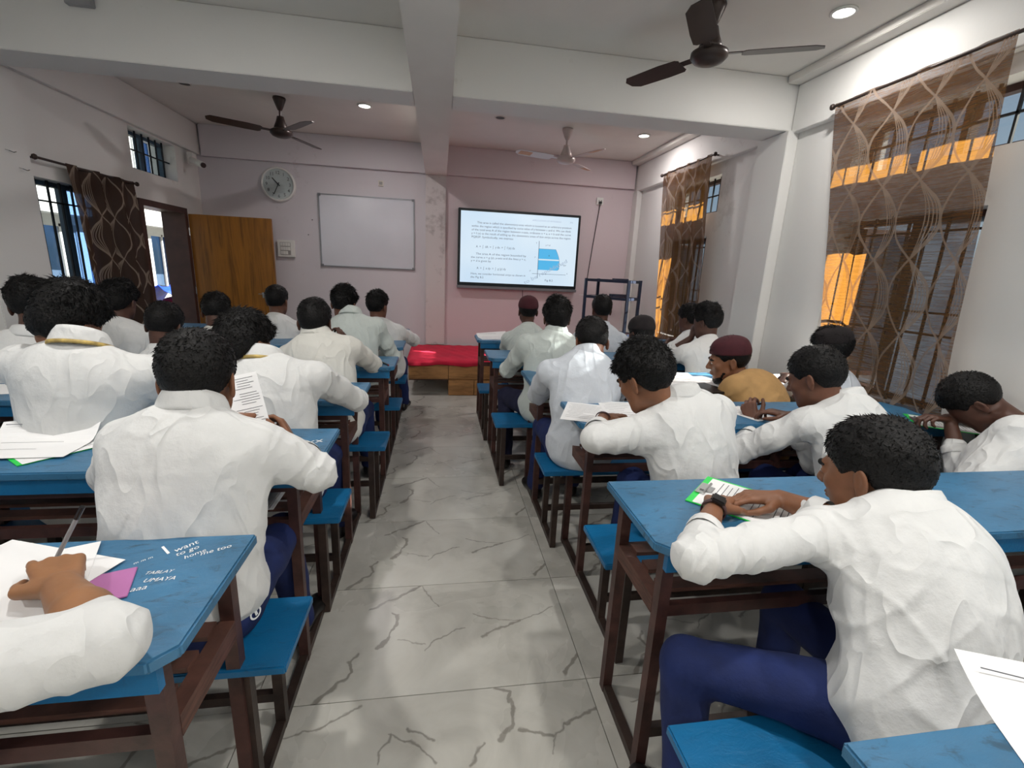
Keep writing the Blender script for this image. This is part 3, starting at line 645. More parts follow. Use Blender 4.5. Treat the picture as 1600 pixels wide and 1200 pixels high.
wb = tag(empty('whiteboard', (-.9, YF, 1.38)), 'blank whiteboard in an aluminium frame between the clock and the pillar', 'whiteboard')
MB().box(-1.47, -.335, YF-.016, YF-.002, 1.39, 2.235).build('board', 'board_white', wb)
f = MB(); f.box(-1.482, -1.468, YF-.024, YF-.001, 1.38, 2.245).box(-.337, -.323, YF-.024, YF-.001, 1.38, 2.245).box(-1.468, -.337, YF-.024, YF-.001, 2.233, 2.245).box(-1.468, -.337, YF-.024, YF-.001, 1.38, 1.392)
f.build('board_frame', 'aluminium', wb)
for x in (-1.482, -.353):
    for z in (1.378, 2.217): MB().box(x-.002, x+.032, YF-.028, YF-.0245, z, z+.03).build('corner_cap', 'bezel_grey', wb)
ck = tag(empty('wall_clock', (-1.925, YF, 2.31)), 'round white wall clock with dark numerals showing about twenty-five to eleven', 'clock')
RX = Matrix.Rotation(PI/2, 3, 'X'); CY = YF-.05
MB().lathe([(.170, .0), (.172, .045), (.186, .05), (.196, .035), (.197, .0)], (-1.925, YF-.001, 2.31), 40, RX).build('rim', 'white_plastic', ck, smooth=True)
MB().lathe([(.0005, .03), (.172, .03), (.172, .02), (.0005, .02)], (-1.925, YF-.001, 2.31), 40, RX).build('dial', 'white_plastic', ck)
for k in range(1, 13):
    a = PI/2-k*PI/6; R_ = .132
    text_mesh('numeral', str(k), .052, Matrix.Translation((-1.925+R_*math.cos(a), YF-.0325, 2.31+R_*math.sin(a)-.018)) @ Matrix.Rotation(PI/2, 4, 'X'), 'black_plastic', ck, align='CENTER')
def hand(ang, L, w, nm):
    a = math.radians(ang); d = np.array((math.sin(a), 0, math.cos(a))); c = np.array((-1.925, YF-.036, 2.31)); MB().bar(c-d*.025, c+d*L, w, .002, up=(0, 1, 0)).build(nm, 'black_plastic', ck)
hand(-43, .095, .011, 'hour_hand'); hand(206, .125, .008, 'minute_hand')
MB().lathe([(.0005, .042), (.01, .042), (.01, .034), (.0005, .034)], (-1.925, YF-.001, 2.31), 12, RX).build('hub', 'black_plastic', ck)
MB().lathe([(.0005, .044), (.174, .044), (.174, .0445), (.0005, .0445)], (-1.925, YF-.001, 2.31), 40, RX).build('cover_glass', 'glass_clear', ck)
sw = tag(empty('switchboard', (-1.885, YF, 1.57)), 'white square switchboard on the front wall under the clock', 'switchboard')
MB().box(-1.985, -1.785, YF-.04, YF-.001, 1.468, 1.672).build('plate', 'white_plastic', sw, bevel=.004)
for z in (1.60, 1.55, 1.50):
    fr = MB().box(-1.95, -1.83, YF-.044, YF-.0405, z-.004, z+.044).build('module', 'line_grey', sw)
    for i in range(4 if z > 1.52 else 3): MB().box(-1.946+.029*i, -1.946+.029*i+.026, YF-.049, YF-.0445, z, z+.040).build('switch', 'white_plastic', fr)
jx = tag(empty('junction_box', (-.717, YF, 2.407)), 'small ivory wall box above the whiteboard', 'wall box'); MB().box(-.76, -.70, YF-.02, YF-.001, 2.375, 2.44).build('body', 'ivory_plastic', jx, bevel=.004); MB().box(-.75, -.71, YF-.023, YF-.0205, 2.39, 2.425).build('cover', 'line_grey', jx)
sk_ = tag(empty('wall_socket', (2.11, YF, 2.375)), 'white wall socket high up right of the screen with its cable', 'socket'); MB().box(2.065, 2.155, YF-.025, YF-.001, 2.34, 2.43).build('plate', 'white_plastic', sk_, bevel=.004)
for dx in (-.015, .015): MB().lathe([(.0005, .0285), (.006, .0285), (.006, .026), (.0005, .026)], (2.11+dx, YF-.001, 2.39), 10, RX).build('pin_hole', 'black_plastic', sk_)
MB().box(2.09, 2.13, YF-.05, YF-.0255, 2.35, 2.38).build('plug', 'black_plastic', sk_, bevel=.003)
MB().tube([(2.11, YF-.04, 2.35), (2.10, YF-.02, 2.2), (2.06, YF-.015, 1.8), (2.02, YF-.015, 1.35), (2.0, YF-.02, 1.0)], .005, 7).build('cable', 'black_plastic', sk_)
cc = tag(empty('security_camera', (XL+.12, 6.1, 2.45)), 'white dome security camera in the far left corner', 'security camera')
MB().box(XL+.046, XL+.10, 6.02, 6.12, 2.42, 2.54).build('mount', 'white_plastic', cc, bevel=.006)
MB().tube([(XL+.09, 6.03, 2.46), (XL+.24, 5.93, 2.40)], .034, 16).build('barrel', 'white_plastic', cc); MB().tube([(XL+.241, 5.929, 2.3996), (XL+.252, 5.921, 2.395)], .027, 16).build('lens', 'black_plastic', cc)
for k, (x, z) in enumerate(((-.185-1.38, 1.93), (-1.62, 1.75))):
    tag(MB().lathe([(.0005, .01), (.006, .01), (.006, .0), (.0005, 0)], (x, YF-.001, z), 8, RX).build('nail', 'black_plastic'), ('upper' if k == 0 else 'lower')+' small dark nail in the wall left of the whiteboard', 'nail')
tag(MB().tube([atx(1197, 335, XR), atx(1197, 335, XR)-(.015, 0, 0)], .005, 8).build('nail', 'black_plastic'), 'small dark nail in the right wall beside the pillar', 'nail')
for k, (px, py) in enumerate(((8, 233), (30, 262))):
    q = atx(px, py, XL+.05)
    tag(MB().tube([q, q+(.02, 0, -.005), q+(.03, .02, -.012), q+(.03, .04, -.004)], .003, 6).build('wall_hook', 'steel_clip'), ('upper' if k == 0 else 'lower')+' small metal hook on the left pillar', 'hook')

# podium with drawers and red cloth
pd = tag(empty('podium', (.4, 5.7, 0)), 'low wooden podium covered with red cloth in front of the screen', 'podium')
PX0, PX1, PY0, PY1, PZ = -.36, 1.36, 5.20, 6.27, .39
MB().box(PX0+.02, PX1, PY0+.022, PY1, PZ-.03, PZ).build('deck', 'podium_wood', pd)
for i, (a, c2) in enumerate(((PX0+.02, .105), (.11, .50), (.505, .93), (.935, PX1))): MB().box(a, c2, PY0, PY0+.02, .19, PZ).build('front_board', 'podium_wood', pd, bevel=.003)
for (a, c2) in ((.11, .40), (.405, .93), (.935, PX1)): MB().box(a, c2, PY0-.02, PY0+.0, .005, .186).build('drawer_front', 'podium_wood', pd, bevel=.003)
MB().box(.11, PX1, PY0+.022, PY1, .004, .188).build('base_box', 'podium_wood', pd); MB().box(PX0+.02, PX0+.06, PY1-.3, PY1, .004, .188).build('rear_leg', 'podium_wood', pd)
MB().box(PX0+.02, .11, PY0+.03, PY1, .17, .19).build('underside', 'wood_dark', pd)
rc_ = MB(); nx, ny = 60, 30
for j in range(ny+1):
    for i in range(nx+1):
        x = PX0+(PX1+.02-PX0)*i/nx; yy = j/ny
        if yy < .12: y = PY0-.012-.008*math.sin(i*.9); z = PZ+.012-(.12-yy)/.12*.05-.01*math.sin(i*.35)
        else: y = PY0+(PY1-PY0)*(yy-.12)/.88; z = PZ+.012+.008*max(0, math.sin(i*.22+.5))*math.sin(PI*(yy-.12)/.88)+.003*math.sin(i*1.3+j)
        rc_.v.append((x, y, z))
for j in range(ny):
    for i in range(nx): rc_.f.append((j*(nx+1)+i, j*(nx+1)+i+1, (j+1)*(nx+1)+i+1, (j+1)*(nx+1)+i))
rco = rc_.build('red_cloth', 'red_cloth', None, smooth=True); tag(rco, 'red cloth spread over the wooden podium', 'cloth'); s_ = rco.modifiers.new('s', 'SOLIDIFY'); s_.thickness = .006; s_.offset = 1

# metal rack in the far right corner
rk = empty('rack', (2.1, 5.6, 0)); tag(rk, 'blue metal rack with open shelves in the far right corner', 'rack')
A = at(916, 438, 5.75); C_ = at(983, 441, 5.30); A[2] = C_[2] = 0; e1 = C_-A; L_ = np.linalg.norm(e1); e2 = np.array((-e1[1], e1[0], 0))/L_*.30; ZR = 1.385
cor = [A, C_, C_+e2, A+e2]
for q in cor: MB().box(q[0]-.016, q[0]+.016, q[1]-.016, q[1]+.016, .002, ZR).build('post', 'rack_blue', rk)
for z in (ZR-.02, 1.16, .72, .3):
    sh_ = MB().sheet([q+np.array((0, 0, z)) for q in cor], .008).build('shelf', 'rack_shelf', rk)
    e = MB()
    for i in range(4): e.bar(cor[i]+(0, 0, z-.0), cor[(i+1) % 4]+(0, 0, z-.0), .012, .032)
    e.build('shelf_edge', 'rack_blue', sh_)
tag(MB().sheet([A+e1*u+e2*v+np.array((0, 0, 1.168+zz)) for u, v, zz in ((-.22, .2, .0), (.2, .1, 0), (.25, .6, 0), (-.15, .75, 0))], .004).build('paper', 'paper'), 'white paper overhanging the left end of the rack shelf', 'paper')
tag(MB().box(*(lambda q: (q[0]-.12, q[0]+.1, q[1]-.06, q[1]+.06, 1.18, 1.21))(A+e1*.72+e2*.4)).build('book', 'rack_blue', bevel=.004), 'flat dark blue book on the middle rack shelf', 'book')
tag(MB().box(*(lambda q: (q[0]-.09, q[0]+.08, q[1]-.06, q[1]+.06, ZR-.008, ZR+.012))(A+e1*.65+e2*.6)).build('folder', 'rack_blue', bevel=.003), 'flat dark folder lying on top of the rack', 'folder')

# ------------------------------------------------------------------ school desks: desk and bench welded on one foot rail
HD, HS = .805, .452
UNITS = {}
def desk(key, xe, yfar, legx, x_end, label, seat_off=.56, seat_x=None, depth=.375, chipped=False):
    sg = 1 if x_end > xe else -1
    seat_x = xe-.01*sg if seat_x is None else seat_x
    yn = yfar-depth; sf = yfar-seat_off; sn = sf-.265
    root = tag(empty('desk_with_bench', (legx, (yfar+sn)/2, 0)), label, 'desk', 'blue desks in rows either side of the aisle')
    UNITS[key] = dict(xe=xe, yf=yfar, yn=yn, sf=sf, sn=sn, sg=sg, root=root)
    ch = .035
    ring = [(xe, yfar), (xe, yn+ch), (xe+ch*sg, yn), (x_end, yn), (x_end, yfar)]
    if sg < 0: ring = ring[::-1]
    k = len(ring); vs = [(x, y, z) for z in (HD-.026, HD) for x, y in ring]
    mb = MB().add(vs, [tuple(range(k))[::-1], tuple(range(k, 2*k))]+[(i, (i+1) % k, k+(i+1) % k, k+i) for i in range(k)])
    top = mb.build('tabletop', 'blue_top', root, bevel=.004)
    a, b_ = sorted((xe+.03*sg, x_end))
    MB().box(a, b_, yn+.012, yn+.03, HD-.075, HD-.0265).build('apron', 'blue_seat', root)
    MB().box(a, b_, yfar-.03, yfar-.012, HD-.06, HD-.0265).build('apron', 'blue_seat', root)
    yl0, yl1 = yfar-.022, yfar-.30; s0, s1 = sf-.03, sn+.03; w = .032
    xs = [legx, (legx+x_end)/2, x_end-.04*sg]
    for x in xs:
        for y in (yl0, yl1): MB().bar((x, y, .004), (x, y, HD-.027), w).build('leg', 'frame_brown', root)
        for y in (s0, s1): MB().bar((x, y, .004), (x, y, HS-.026), .03).build('bench_leg', 'rail_dark', root)
        MB().bar((x, yl0-w/2, .57), (x, yl1+w/2, .57), .034, .05).build('side_rail', 'wood_dark', root)
        MB().bar((x, yl0-w/2, .018), (x, s1+.015, .018), .028, .028).build('foot_rail', 'rail_dark', root)
        MB().bar((x, s0-.015, HS-.045), (x, s1+.015, HS-.045), .024, .03).build('bench_rail', 'rail_dark', root)
    for y, z, hh in ((yl0, .57, .034), (yl1, .57, .034), (yl1, HD-.10, .03), (s0, .12, .03), (yl1, .15, .034)):
        MB().bar((xs[0]+.014*sg, y, z), (xs[-1], y, z), .022, hh).build('cross_bar', 'rail_dark' if z < .5 else 'frame_brown', root)
    for i in range(3):
        y = yl1+.055+i*.085; MB().box(min(xs[0], xs[-1])+.017, max(xs[0], xs[-1])-.017, y-.024, y+.024, .595, .607).build('shelf_slat', 'wood_dark', root)
    a, b_ = sorted((seat_x, x_end)); MB().box(a, b_, sn, sf, HS-.025, HS).build('bench_seat', 'blue_seat', root, bevel=.004)
    return UNITS[key]
desk('R6', .585, .444, .64, 2.5, 'blue desk corner at the bottom right edge of the photo', chipped=True)
desk('R5', .535, 1.295, .60, 2.56, 'near right blue desk with the green clipboard and smartwatch student', .525, .523)
desk('R4', .615, 2.205, .69, 2.61, 'second right blue desk with papers hanging over its aisle end', .585, .588)
desk('R3', .535, 2.935, .612, 2.56, 'third right blue desk, beside the man in the tan jacket', .55, .536)
desk('R2', .363, 3.70, .43, 2.45, 'fourth right blue desk from the front of the photo', .575, .37)
desk('R1', .345, 4.55, .40, 2.45, 'farthest right blue desk, beside the red podium with papers on its end', .565, .334)
desk('L5', -.43, 1.067, -.50, -2.7, 'near left blue desk with white handwriting on its top', .535, -.40)
desk('L4', -.388, 1.819, -.485, -2.7, 'second left blue desk with a green clipboard lying at left', .53, -.377)
desk('L3', -.373, 2.572, -.463, -2.7, 'third left blue desk behind the student reading a paper', .568, -.388)
desk('L2', -.285, 3.343, -.375, -2.7, 'fourth left blue desk with the black and red pen on its end', .588, -.294)
desk('L1', -.285, 4.08, -.375, -2.7, 'fifth left blue desk with a narrow blue end showing left of the podium', .57)
desk('L0', -.30, 4.86, -.38, -2.7, 'farthest left blue desk, hidden behind two students at the whiteboard', .57)

# ------------------------------------------------------------------ people: signed distance fields turned into one smooth surface
BIG = 1e3
def nrm(v): v = np.asarray(v, float); return v/(np.linalg.norm(v)+1e-12)
def rc(a, b, ra, rb, k=.02, neg=False):
    a = np.asarray(a, float); b = np.asarray(b, float)
    def f(P):
        ba = b-a; L = ba @ ba+1e-9; t = np.clip(((P-a) @ ba)/L, 0, 1); return np.linalg.norm(P-a-t[:, None]*ba, axis=1)-(ra+(rb-ra)*t)
    lo = np.minimum(a-ra, b-rb); hi = np.maximum(a+ra, b+rb); return (f, lo, hi, k, neg)
def el(c, r, R=None, k=.02, neg=False):
    c = np.asarray(c, float); r = np.asarray(r, float); R = np.eye(3) if R is None else np.asarray(R)   # rows of R are the local axes
    def f(P):
        q = (P-c) @ R.T; k0 = np.linalg.norm(q/r, axis=1); k1 = np.linalg.norm(q/(r*r), axis=1)+1e-9; return k0*(k0-1)/k1
    e = np.sqrt(((R.T*r)**2).sum(1)); return (f, c-e, c+e, k, neg)
def field(prims, P, pad):
    d = np.full(len(P), BIG)
    for f, lo, hi, k, neg in prims:
        m = np.all((P > lo-pad) & (P < hi+pad), axis=1); i = np.nonzero(m)[0]
        if not len(i): continue
        v = f(P[i]); e = d[i]
        if neg: h = np.clip(.5-.5*(e+v)/k, 0, 1); d[i] = e*(1-h)-v*h+k*h*(1-h)
        else:
            h = np.clip(.5+.5*(e-v)/k, 0, 1); r_ = e*(1-h)+v*h-k*h*(1-h); d[i] = np.where(e > 10, v, r_)
    return d
def surf(prims, vox, disp=None, clip=None):
    pos = [q for q in prims if not q[4]]
    lo = np.min([q[1] for q in pos], 0)-vox*3-.012; hi = np.max([q[2] for q in pos], 0)+vox*3+.012
    nc = np.ceil((hi-lo)/(4*vox)).astype(int)+1; n = nc*4
    g = np.stack(np.meshgrid(*[np.arange(q) for q in nc], indexing='ij'), -1).reshape(-1, 3)
    cc = lo+(g*4+1.5)*vox; band = 4*vox*1.0+.012
    dc = field(prims, cc, band+.03)
    act = np.abs(dc) < band; D = np.repeat(np.repeat(np.repeat(np.where(dc < 0, -1., 1.).reshape(nc), 4, 0), 4, 1), 4, 2).astype(np.float32)
    ga = g[act]; o = np.stack(np.meshgrid(*[np.arange(4)]*3, indexing='ij'), -1).reshape(-1, 3)
    I = (ga[:, None, :]*4+o[None]).reshape(-1, 3); P = lo+I*vox
    d = field(prims, P, .045)
    near = np.abs(d) < .03
    if disp is not None: d[near] -= disp(P[near])
    if clip is not None: d = np.maximum(d, clip(P))
    D[I[:, 0], I[:, 1], I[:, 2]] = d
    s = D < 0
    c8 = [s[i:n[0]-1+i, j:n[1]-1+j, k:n[2]-1+k] for i in (0, 1) for j in (0, 1) for k in (0, 1)]
    sm = sum(q.astype(np.int8) for q in c8); C = np.argwhere((sm > 0) & (sm < 8)); M = len(C)
    ID = np.full(n-1, -1, np.int32); ID[C[:, 0], C[:, 1], C[:, 2]] = np.arange(M)
    acc = np.zeros((M, 3)); cnt = np.zeros(M)
    for ax in range(3):
        for u in (0, 1):
            for v in (0, 1):
                o1 = np.zeros(3, int); o1[(ax+1) % 3] = u; o1[(ax+2) % 3] = v; o2 = o1.copy(); o2[ax] = 1
                a = C+o1; b = C+o2; da = D[a[:, 0], a[:, 1], a[:, 2]]; db = D[b[:, 0], b[:, 1], b[:, 2]]
                x = (da < 0) != (db < 0); t = np.clip(da/(da-db+1e-12), 0, 1)
                acc[x] += (o1+(o2-o1)*t[:, None])[x]; cnt[x] += 1
    V = lo+(C+acc/np.maximum(cnt, 1)[:, None])*vox
    Q = []
    for ax in range(3):
        sl0 = [slice(1, -1)]*3; sl0[ax] = slice(0, -1); sl1 = [slice(1, -1)]*3; sl1[ax] = slice(1, None)
        a = s[tuple(sl0)]; b = s[tuple(sl1)]; E = np.argwhere(a != b)
        if not len(E): continue
        off = np.ones(3, int); off[ax] = 0; E = E+off
        e1 = np.zeros(3, int); e1[(ax+1) % 3] = 1; e2 = np.zeros(3, int); e2[(ax+2) % 3] = 1
        ids = [ID[tuple((E-q).T)] for q in (e1+e2, e2, np.zeros(3, int), e1)]
        q = np.stack(ids, 1); flip = ~s[E[:, 0], E[:, 1], E[:, 2]]
        q[flip] = q[flip][:, ::-1]; q = q[(q >= 0).all(1)]; Q.append(q)
    Q = np.vstack(Q)
    # two light smoothing passes take the grid steps out
    for w in (.45, .35):
        S = np.zeros_like(V); c = np.zeros(len(V))
        for i in range(4):
            np.add.at(S, Q[:, i], V[Q[:, (i+1) % 4]]); np.add.at(S, Q[:, i], V[Q[:, (i-1) % 4]]); np.add.at(c, Q[:, i], 2)
        V = V*(1-w)+w*S/np.maximum(c, 1)[:, None]
    return V, Q
def wav(P, seed, freq):
    r = np.random.RandomState(seed); o = np.zeros(len(P))
    for i in range(6):
        k = r.normal(size=3); k = k/np.linalg.norm(k)*freq*(.6+.9*r.rand()); o += np.sin(P @ k+r.rand()*6.28+.8*np.sin(P @ (k[[1, 2, 0]]*.6)))
    return o/3.0
def rotm(yaw=0, pitch=0, roll=0):
    """columns: right, forward, up.  yaw + turns left, pitch + looks down, roll + tips to the right"""
    return np.array(Matrix.Rotation(math.radians(yaw), 3, 'Z') @ Matrix.Rotation(math.radians(-pitch), 3, 'X') @ Matrix.Rotation(math.radians(roll), 3, 'Y'))
def ik(s, w, pole, l1, l2):
    s, w, pole = (np.asarray(q, float) for q in (s, w, pole)); d = w-s; L = np.linalg.norm(d)
    if L > (l1+l2)*.995: w = s+d/L*(l1+l2)*.995; d = w-s; L = np.linalg.norm(d)
    a = (l1*l1-l2*l2+L*L)/(2*L); h = math.sqrt(max(l1*l1-a*a, 0)); n = d/L; p = pole-n*(pole @ n); return s+n*a+nrm(p)*h, w
def hand_prims(Wp, d, n, side, curl=.5, s=1.0, grip=False):
    """d along the fingers, n out of the back of the hand, side: +1 thumb on d x n, -1 the other way"""
    d = nrm(d); n = nrm(n-d*(np.dot(n, d))); t = np.cross(d, n)*side; P = []
    L = (.088, .093, .089, .080); off = (.030, .010, -.010, -.028); FL = (.070, .078, .072, .056)
    for i in range(4):
        K = Wp+d*L[i]*s+t*off[i]*s; P.append(rc(Wp+d*.012*s+t*off[i]*.55*s, K, .015*s, .0115*s, .008))
        a = 0; p = K; r = .0092*s if i < 3 else .0082*s
        c = curl*(1.0+.12*i)*(.75 if grip and i == 0 else 1)
        for seg, (fl, ang) in enumerate(((.45, .75), (.31, 1.15), (.24, .8))):
            a += ang*c; q = p+(d*math.cos(a)-n*math.sin(a)+t*(.09-.06*i)*(.5 if seg else 1))*FL[i]*fl*s; P.append(rc(p, q, r, r*.93, .003)); p = q; r *= .93
    b0 = Wp+d*.018*s+t*.022*s-n*.004; b1 = b0+(d*.7+t*.75-n*.25)*.040*s; b2 = b1+(d*.95+t*(.05 if grip else .3)-n*.35)*.032*s; b3 = b2+(d*.98-t*(.3 if grip else -.05)-n*.3)*.026*s
    P += [rc(b0, b1, .0165*s, .0125*s, .008), rc(b1, b2, .0115*s, .0098*s, .004), rc(b2, b3, .0098*s, .008*s, .003)]
    return P
def head_prims(H, R, s=1.0, face=True):
    T = lambda x, y, z: H+R @ (np.array((x, y, z))*s)
    Rr = R.T; P = [el(T(0, -.012, .028), np.array((.074, .094, .088))*s, Rr, .02), el(T(0, .034, -.03), np.array((.060, .060, .080))*s, Rr, .03),
        rc(T(0, .03, -.062), T(0, .066, -.098), .046*s, .020*s, .03), rc(T(-.04, .02, -.058), T(-.022, .06, -.092), .022*s, .016*s, .02), rc(T(.04, .02, -.058), T(.022, .06, -.092), .022*s, .016*s, .02)]
    for sg in (-1, 1):
        E = rotm(sg*22, 0, 0); Re = (R @ E).T
        P += [el(T(sg*.078, -.010, -.008), np.array((.007, .018, .030))*s, Re, .006), el(T(sg*.077, -.008, -.034), np.array((.006, .011, .012))*s, Re, .006),
              el(T(sg*.0865, -.005, -.003), np.array((.008, .012, .020))*s, Re, .004, True)]
    if face:
        P += [rc(T(-.032, .082, .016), T(.032, .082, .016), .011*s, .011*s, .016), rc(T(0, .088, .010), T(0, .108, -.026), .008*s, .012*s, .010),
              el(T(-.012, .098, -.030), np.array((.008, .010, .008))*s, Rr, .006), el(T(.012, .098, -.030), np.array((.008, .010, .008))*s, Rr, .006),
              el(T(-.040, .062, -.022), np.array((.020, .020, .018))*s, Rr, .015), el(T(.040, .062, -.022), np.array((.020, .020, .018))*s, Rr, .015)]
        for sg in (-1, 1): P.append(el(T(sg*.031, .098, -.001), np.array((.014, .013, .009))*s, Rr, .010, True))
        P += [el(T(0, .088, -.056), np.array((.024, .013, .006))*s, Rr, .004), el(T(0, .087, -.066), np.array((.020, .013, .0065))*s, Rr, .004)]
        for sg in (-1, 1): P.append(el(T(sg*.031, .081, -.001), np.array((.0145, .0125, .008))*s, Rr, .004))
    return P
def hair_mesh(H, R, s, seed, style, vox):
    T = lambda x, y, z: H+R @ (np.array((x, y, z))*s); Rr = R.T; rs = np.random.RandomState(seed)
    th = style.get('top', .018); sd = style.get('side', .007)
    P = [el(T(0, -.014, .030), np.array((.074+sd, .094+sd, .088+sd))*s, Rr, .03), el(T(0, -.004, .058), np.array((.066+sd*.8, .082+th*.5, .058+th))*s, Rr, .03)]
    if style.get('fringe'): P.append(el(T(0, .064, .062), np.array((.058, .036, .030))*s, Rr, .03))
    if style.get('back'): P.append(el(T(0, -.068, -.02), np.array((.055, .034, .055))*s, Rr, .03))
    ys = np.array([-.13, -.075, -.04, -.015, .012, .035, .06, .085, .12]); zs = np.array([-.068, -.070, -.052, .010, .012, .006, .036, .056, .062])+style.get('low', 0)
    def clip(p):
        q = (p-H) @ R/s; zl = np.interp(q[:, 1], ys, zs)+.004*np.sin(q[:, 0]*160+q[:, 1]*90); return (zl-q[:, 2])*.75*s
    amp = style.get('amp', .005)
    def disp(p):
        q = (p-H) @ R/s; up = np.clip((q[:, 2]-.0)/.08, .25, 1); return amp*up*(wav(q, seed, 70)*.7+wav(q, seed+1, 170)*.5)
    V, Q = surf(P, vox, disp, clip)
    N = np.zeros_like(V); fn = np.cross(V[Q[:, 2]]-V[Q[:, 0]], V[Q[:, 3]]-V[Q[:, 1]])
    for i in range(4): np.add.at(N, Q[:, i], fn)
    N /= np.linalg.norm(N, axis=1)[:, None]+1e-9
    q = (V-H) @ R/s; cen = np.array((0, -.012, .03)); out = np.einsum('ij,ij->i', N, (V-T(*cen))/np.linalg.norm(V-T(*cen), axis=1)[:, None])
    if out.mean() < 0: N = -N; out = -out
    ok = np.nonzero((out > .3) & (q[:, 2] > -.06))[0]; m = style.get('n', 1500)
    idx = rs.choice(ok, m); B = V[idx]; nn = N[idx]; ql = q[idx]
    flow = np.stack([.6*ql[:, 0]/.08, .5+.3*ql[:, 1]/.1, -.7*np.ones(m)], 1)+.35*np.stack([np.sin(ql[:, 1]*40+seed), np.cos(ql[:, 0]*50), np.sin(ql[:, 0]*60)], 1)+rs.normal(size=(m, 3))*.45
    fl = flow @ R.T; dr = fl-nn*np.einsum('ij,ij->i', fl, nn)[:, None]; dr /= np.linalg.norm(dr, axis=1)[:, None]+1e-9
    topf = np.clip((ql[:, 2]+.02)/.1, .25, 1); L = style.get('len', .016)*s*topf*(.5+rs.rand(m))
    a = np.cross(nn, dr); w = .0016*s
    tip = B+(dr*.9+nn*(.22+.5*rs.rand(m)[:, None]*topf[:, None]))*L[:, None]
    V2 = np.stack([B-a*w-nn*.002, B+a*w-nn*.002, B+nn*.0016, tip], 1).reshape(-1, 3)
    t = np.arange(m)*4; T2 = np.vstack([np.stack([t, t+1, t+3], 1), np.stack([t+1, t+2, t+3], 1), np.stack([t+2, t, t+3], 1)])
    return V, Q, (V2, T2)
STY = dict(short=dict(top=.012, side=.006, amp=.003, len=.010, n=1400), med=dict(top=.020, side=.009, amp=.006, len=.018, n=1800), full=dict(top=.028, side=.013, amp=.007, len=.018, n=2200, fringe=1, back=1),
           curly=dict(top=.028, side=.011, amp=.009, len=.016, n=2400, fringe=1), side=dict(top=.026, side=.004, amp=.005, len=.024, n=2000, fringe=1))
def collar(parent, C, R, s, mat, strap=None, size=1.0):
    prof = [(.060, -.020), (.061, .012), (.064, .026), (.070, .028), (.076, .016), (.084, -.010), (.086, -.020), (.083, -.020), (.074, .004), (.070, -.006), (.068, -.022)]
    th = np.linspace(-PI/2-2.55, -PI/2+2.55, 44); V = []; k = len(prof)
    for a in th:
        fr = (1-math.sin(a+0))/2  # 1 at the back
        for r, z in prof:
            V.append(C+R @ (np.array((math.cos(a)*r*1.02*size, math.sin(a)*r*.98*size, z*(.8+.4*fr)+.012*fr-.012*(1-fr)))*s))
    F = [(i*k+j, i*k+(j+1) % k, (i+1)*k+(j+1) % k, (i+1)*k+j) for i in range(len(th)-1) for j in range(k)]+[tuple(range(k)), tuple((len(th)-1)*k+j for j in range(k))[::-1]]
    mb = MB(); mb.add(V, F); o = mb.build('collar', mat, parent, smooth=True)
    if strap:
        V = []; k = 4
        for a in th:
            fr = (1-math.sin(a))/2
            for r, z in ((.0865, -.026), (.0885, -.026), (.0875, -.013), (.0855, -.013)): V.append(C+R @ (np.array((math.cos(a)*r*size, math.sin(a)*r*size, z+.010*fr-.012*(1-fr)))*s))
        F = [(i*k+j, i*k+(j+1) % k, (i+1)*k+(j+1) % k, (i+1)*k+j) for i in range(len(th)-1) for j in range(k)]
        MB().add(V, F).build('neck_strap', strap, parent, smooth=True)
PEOPLE = {}
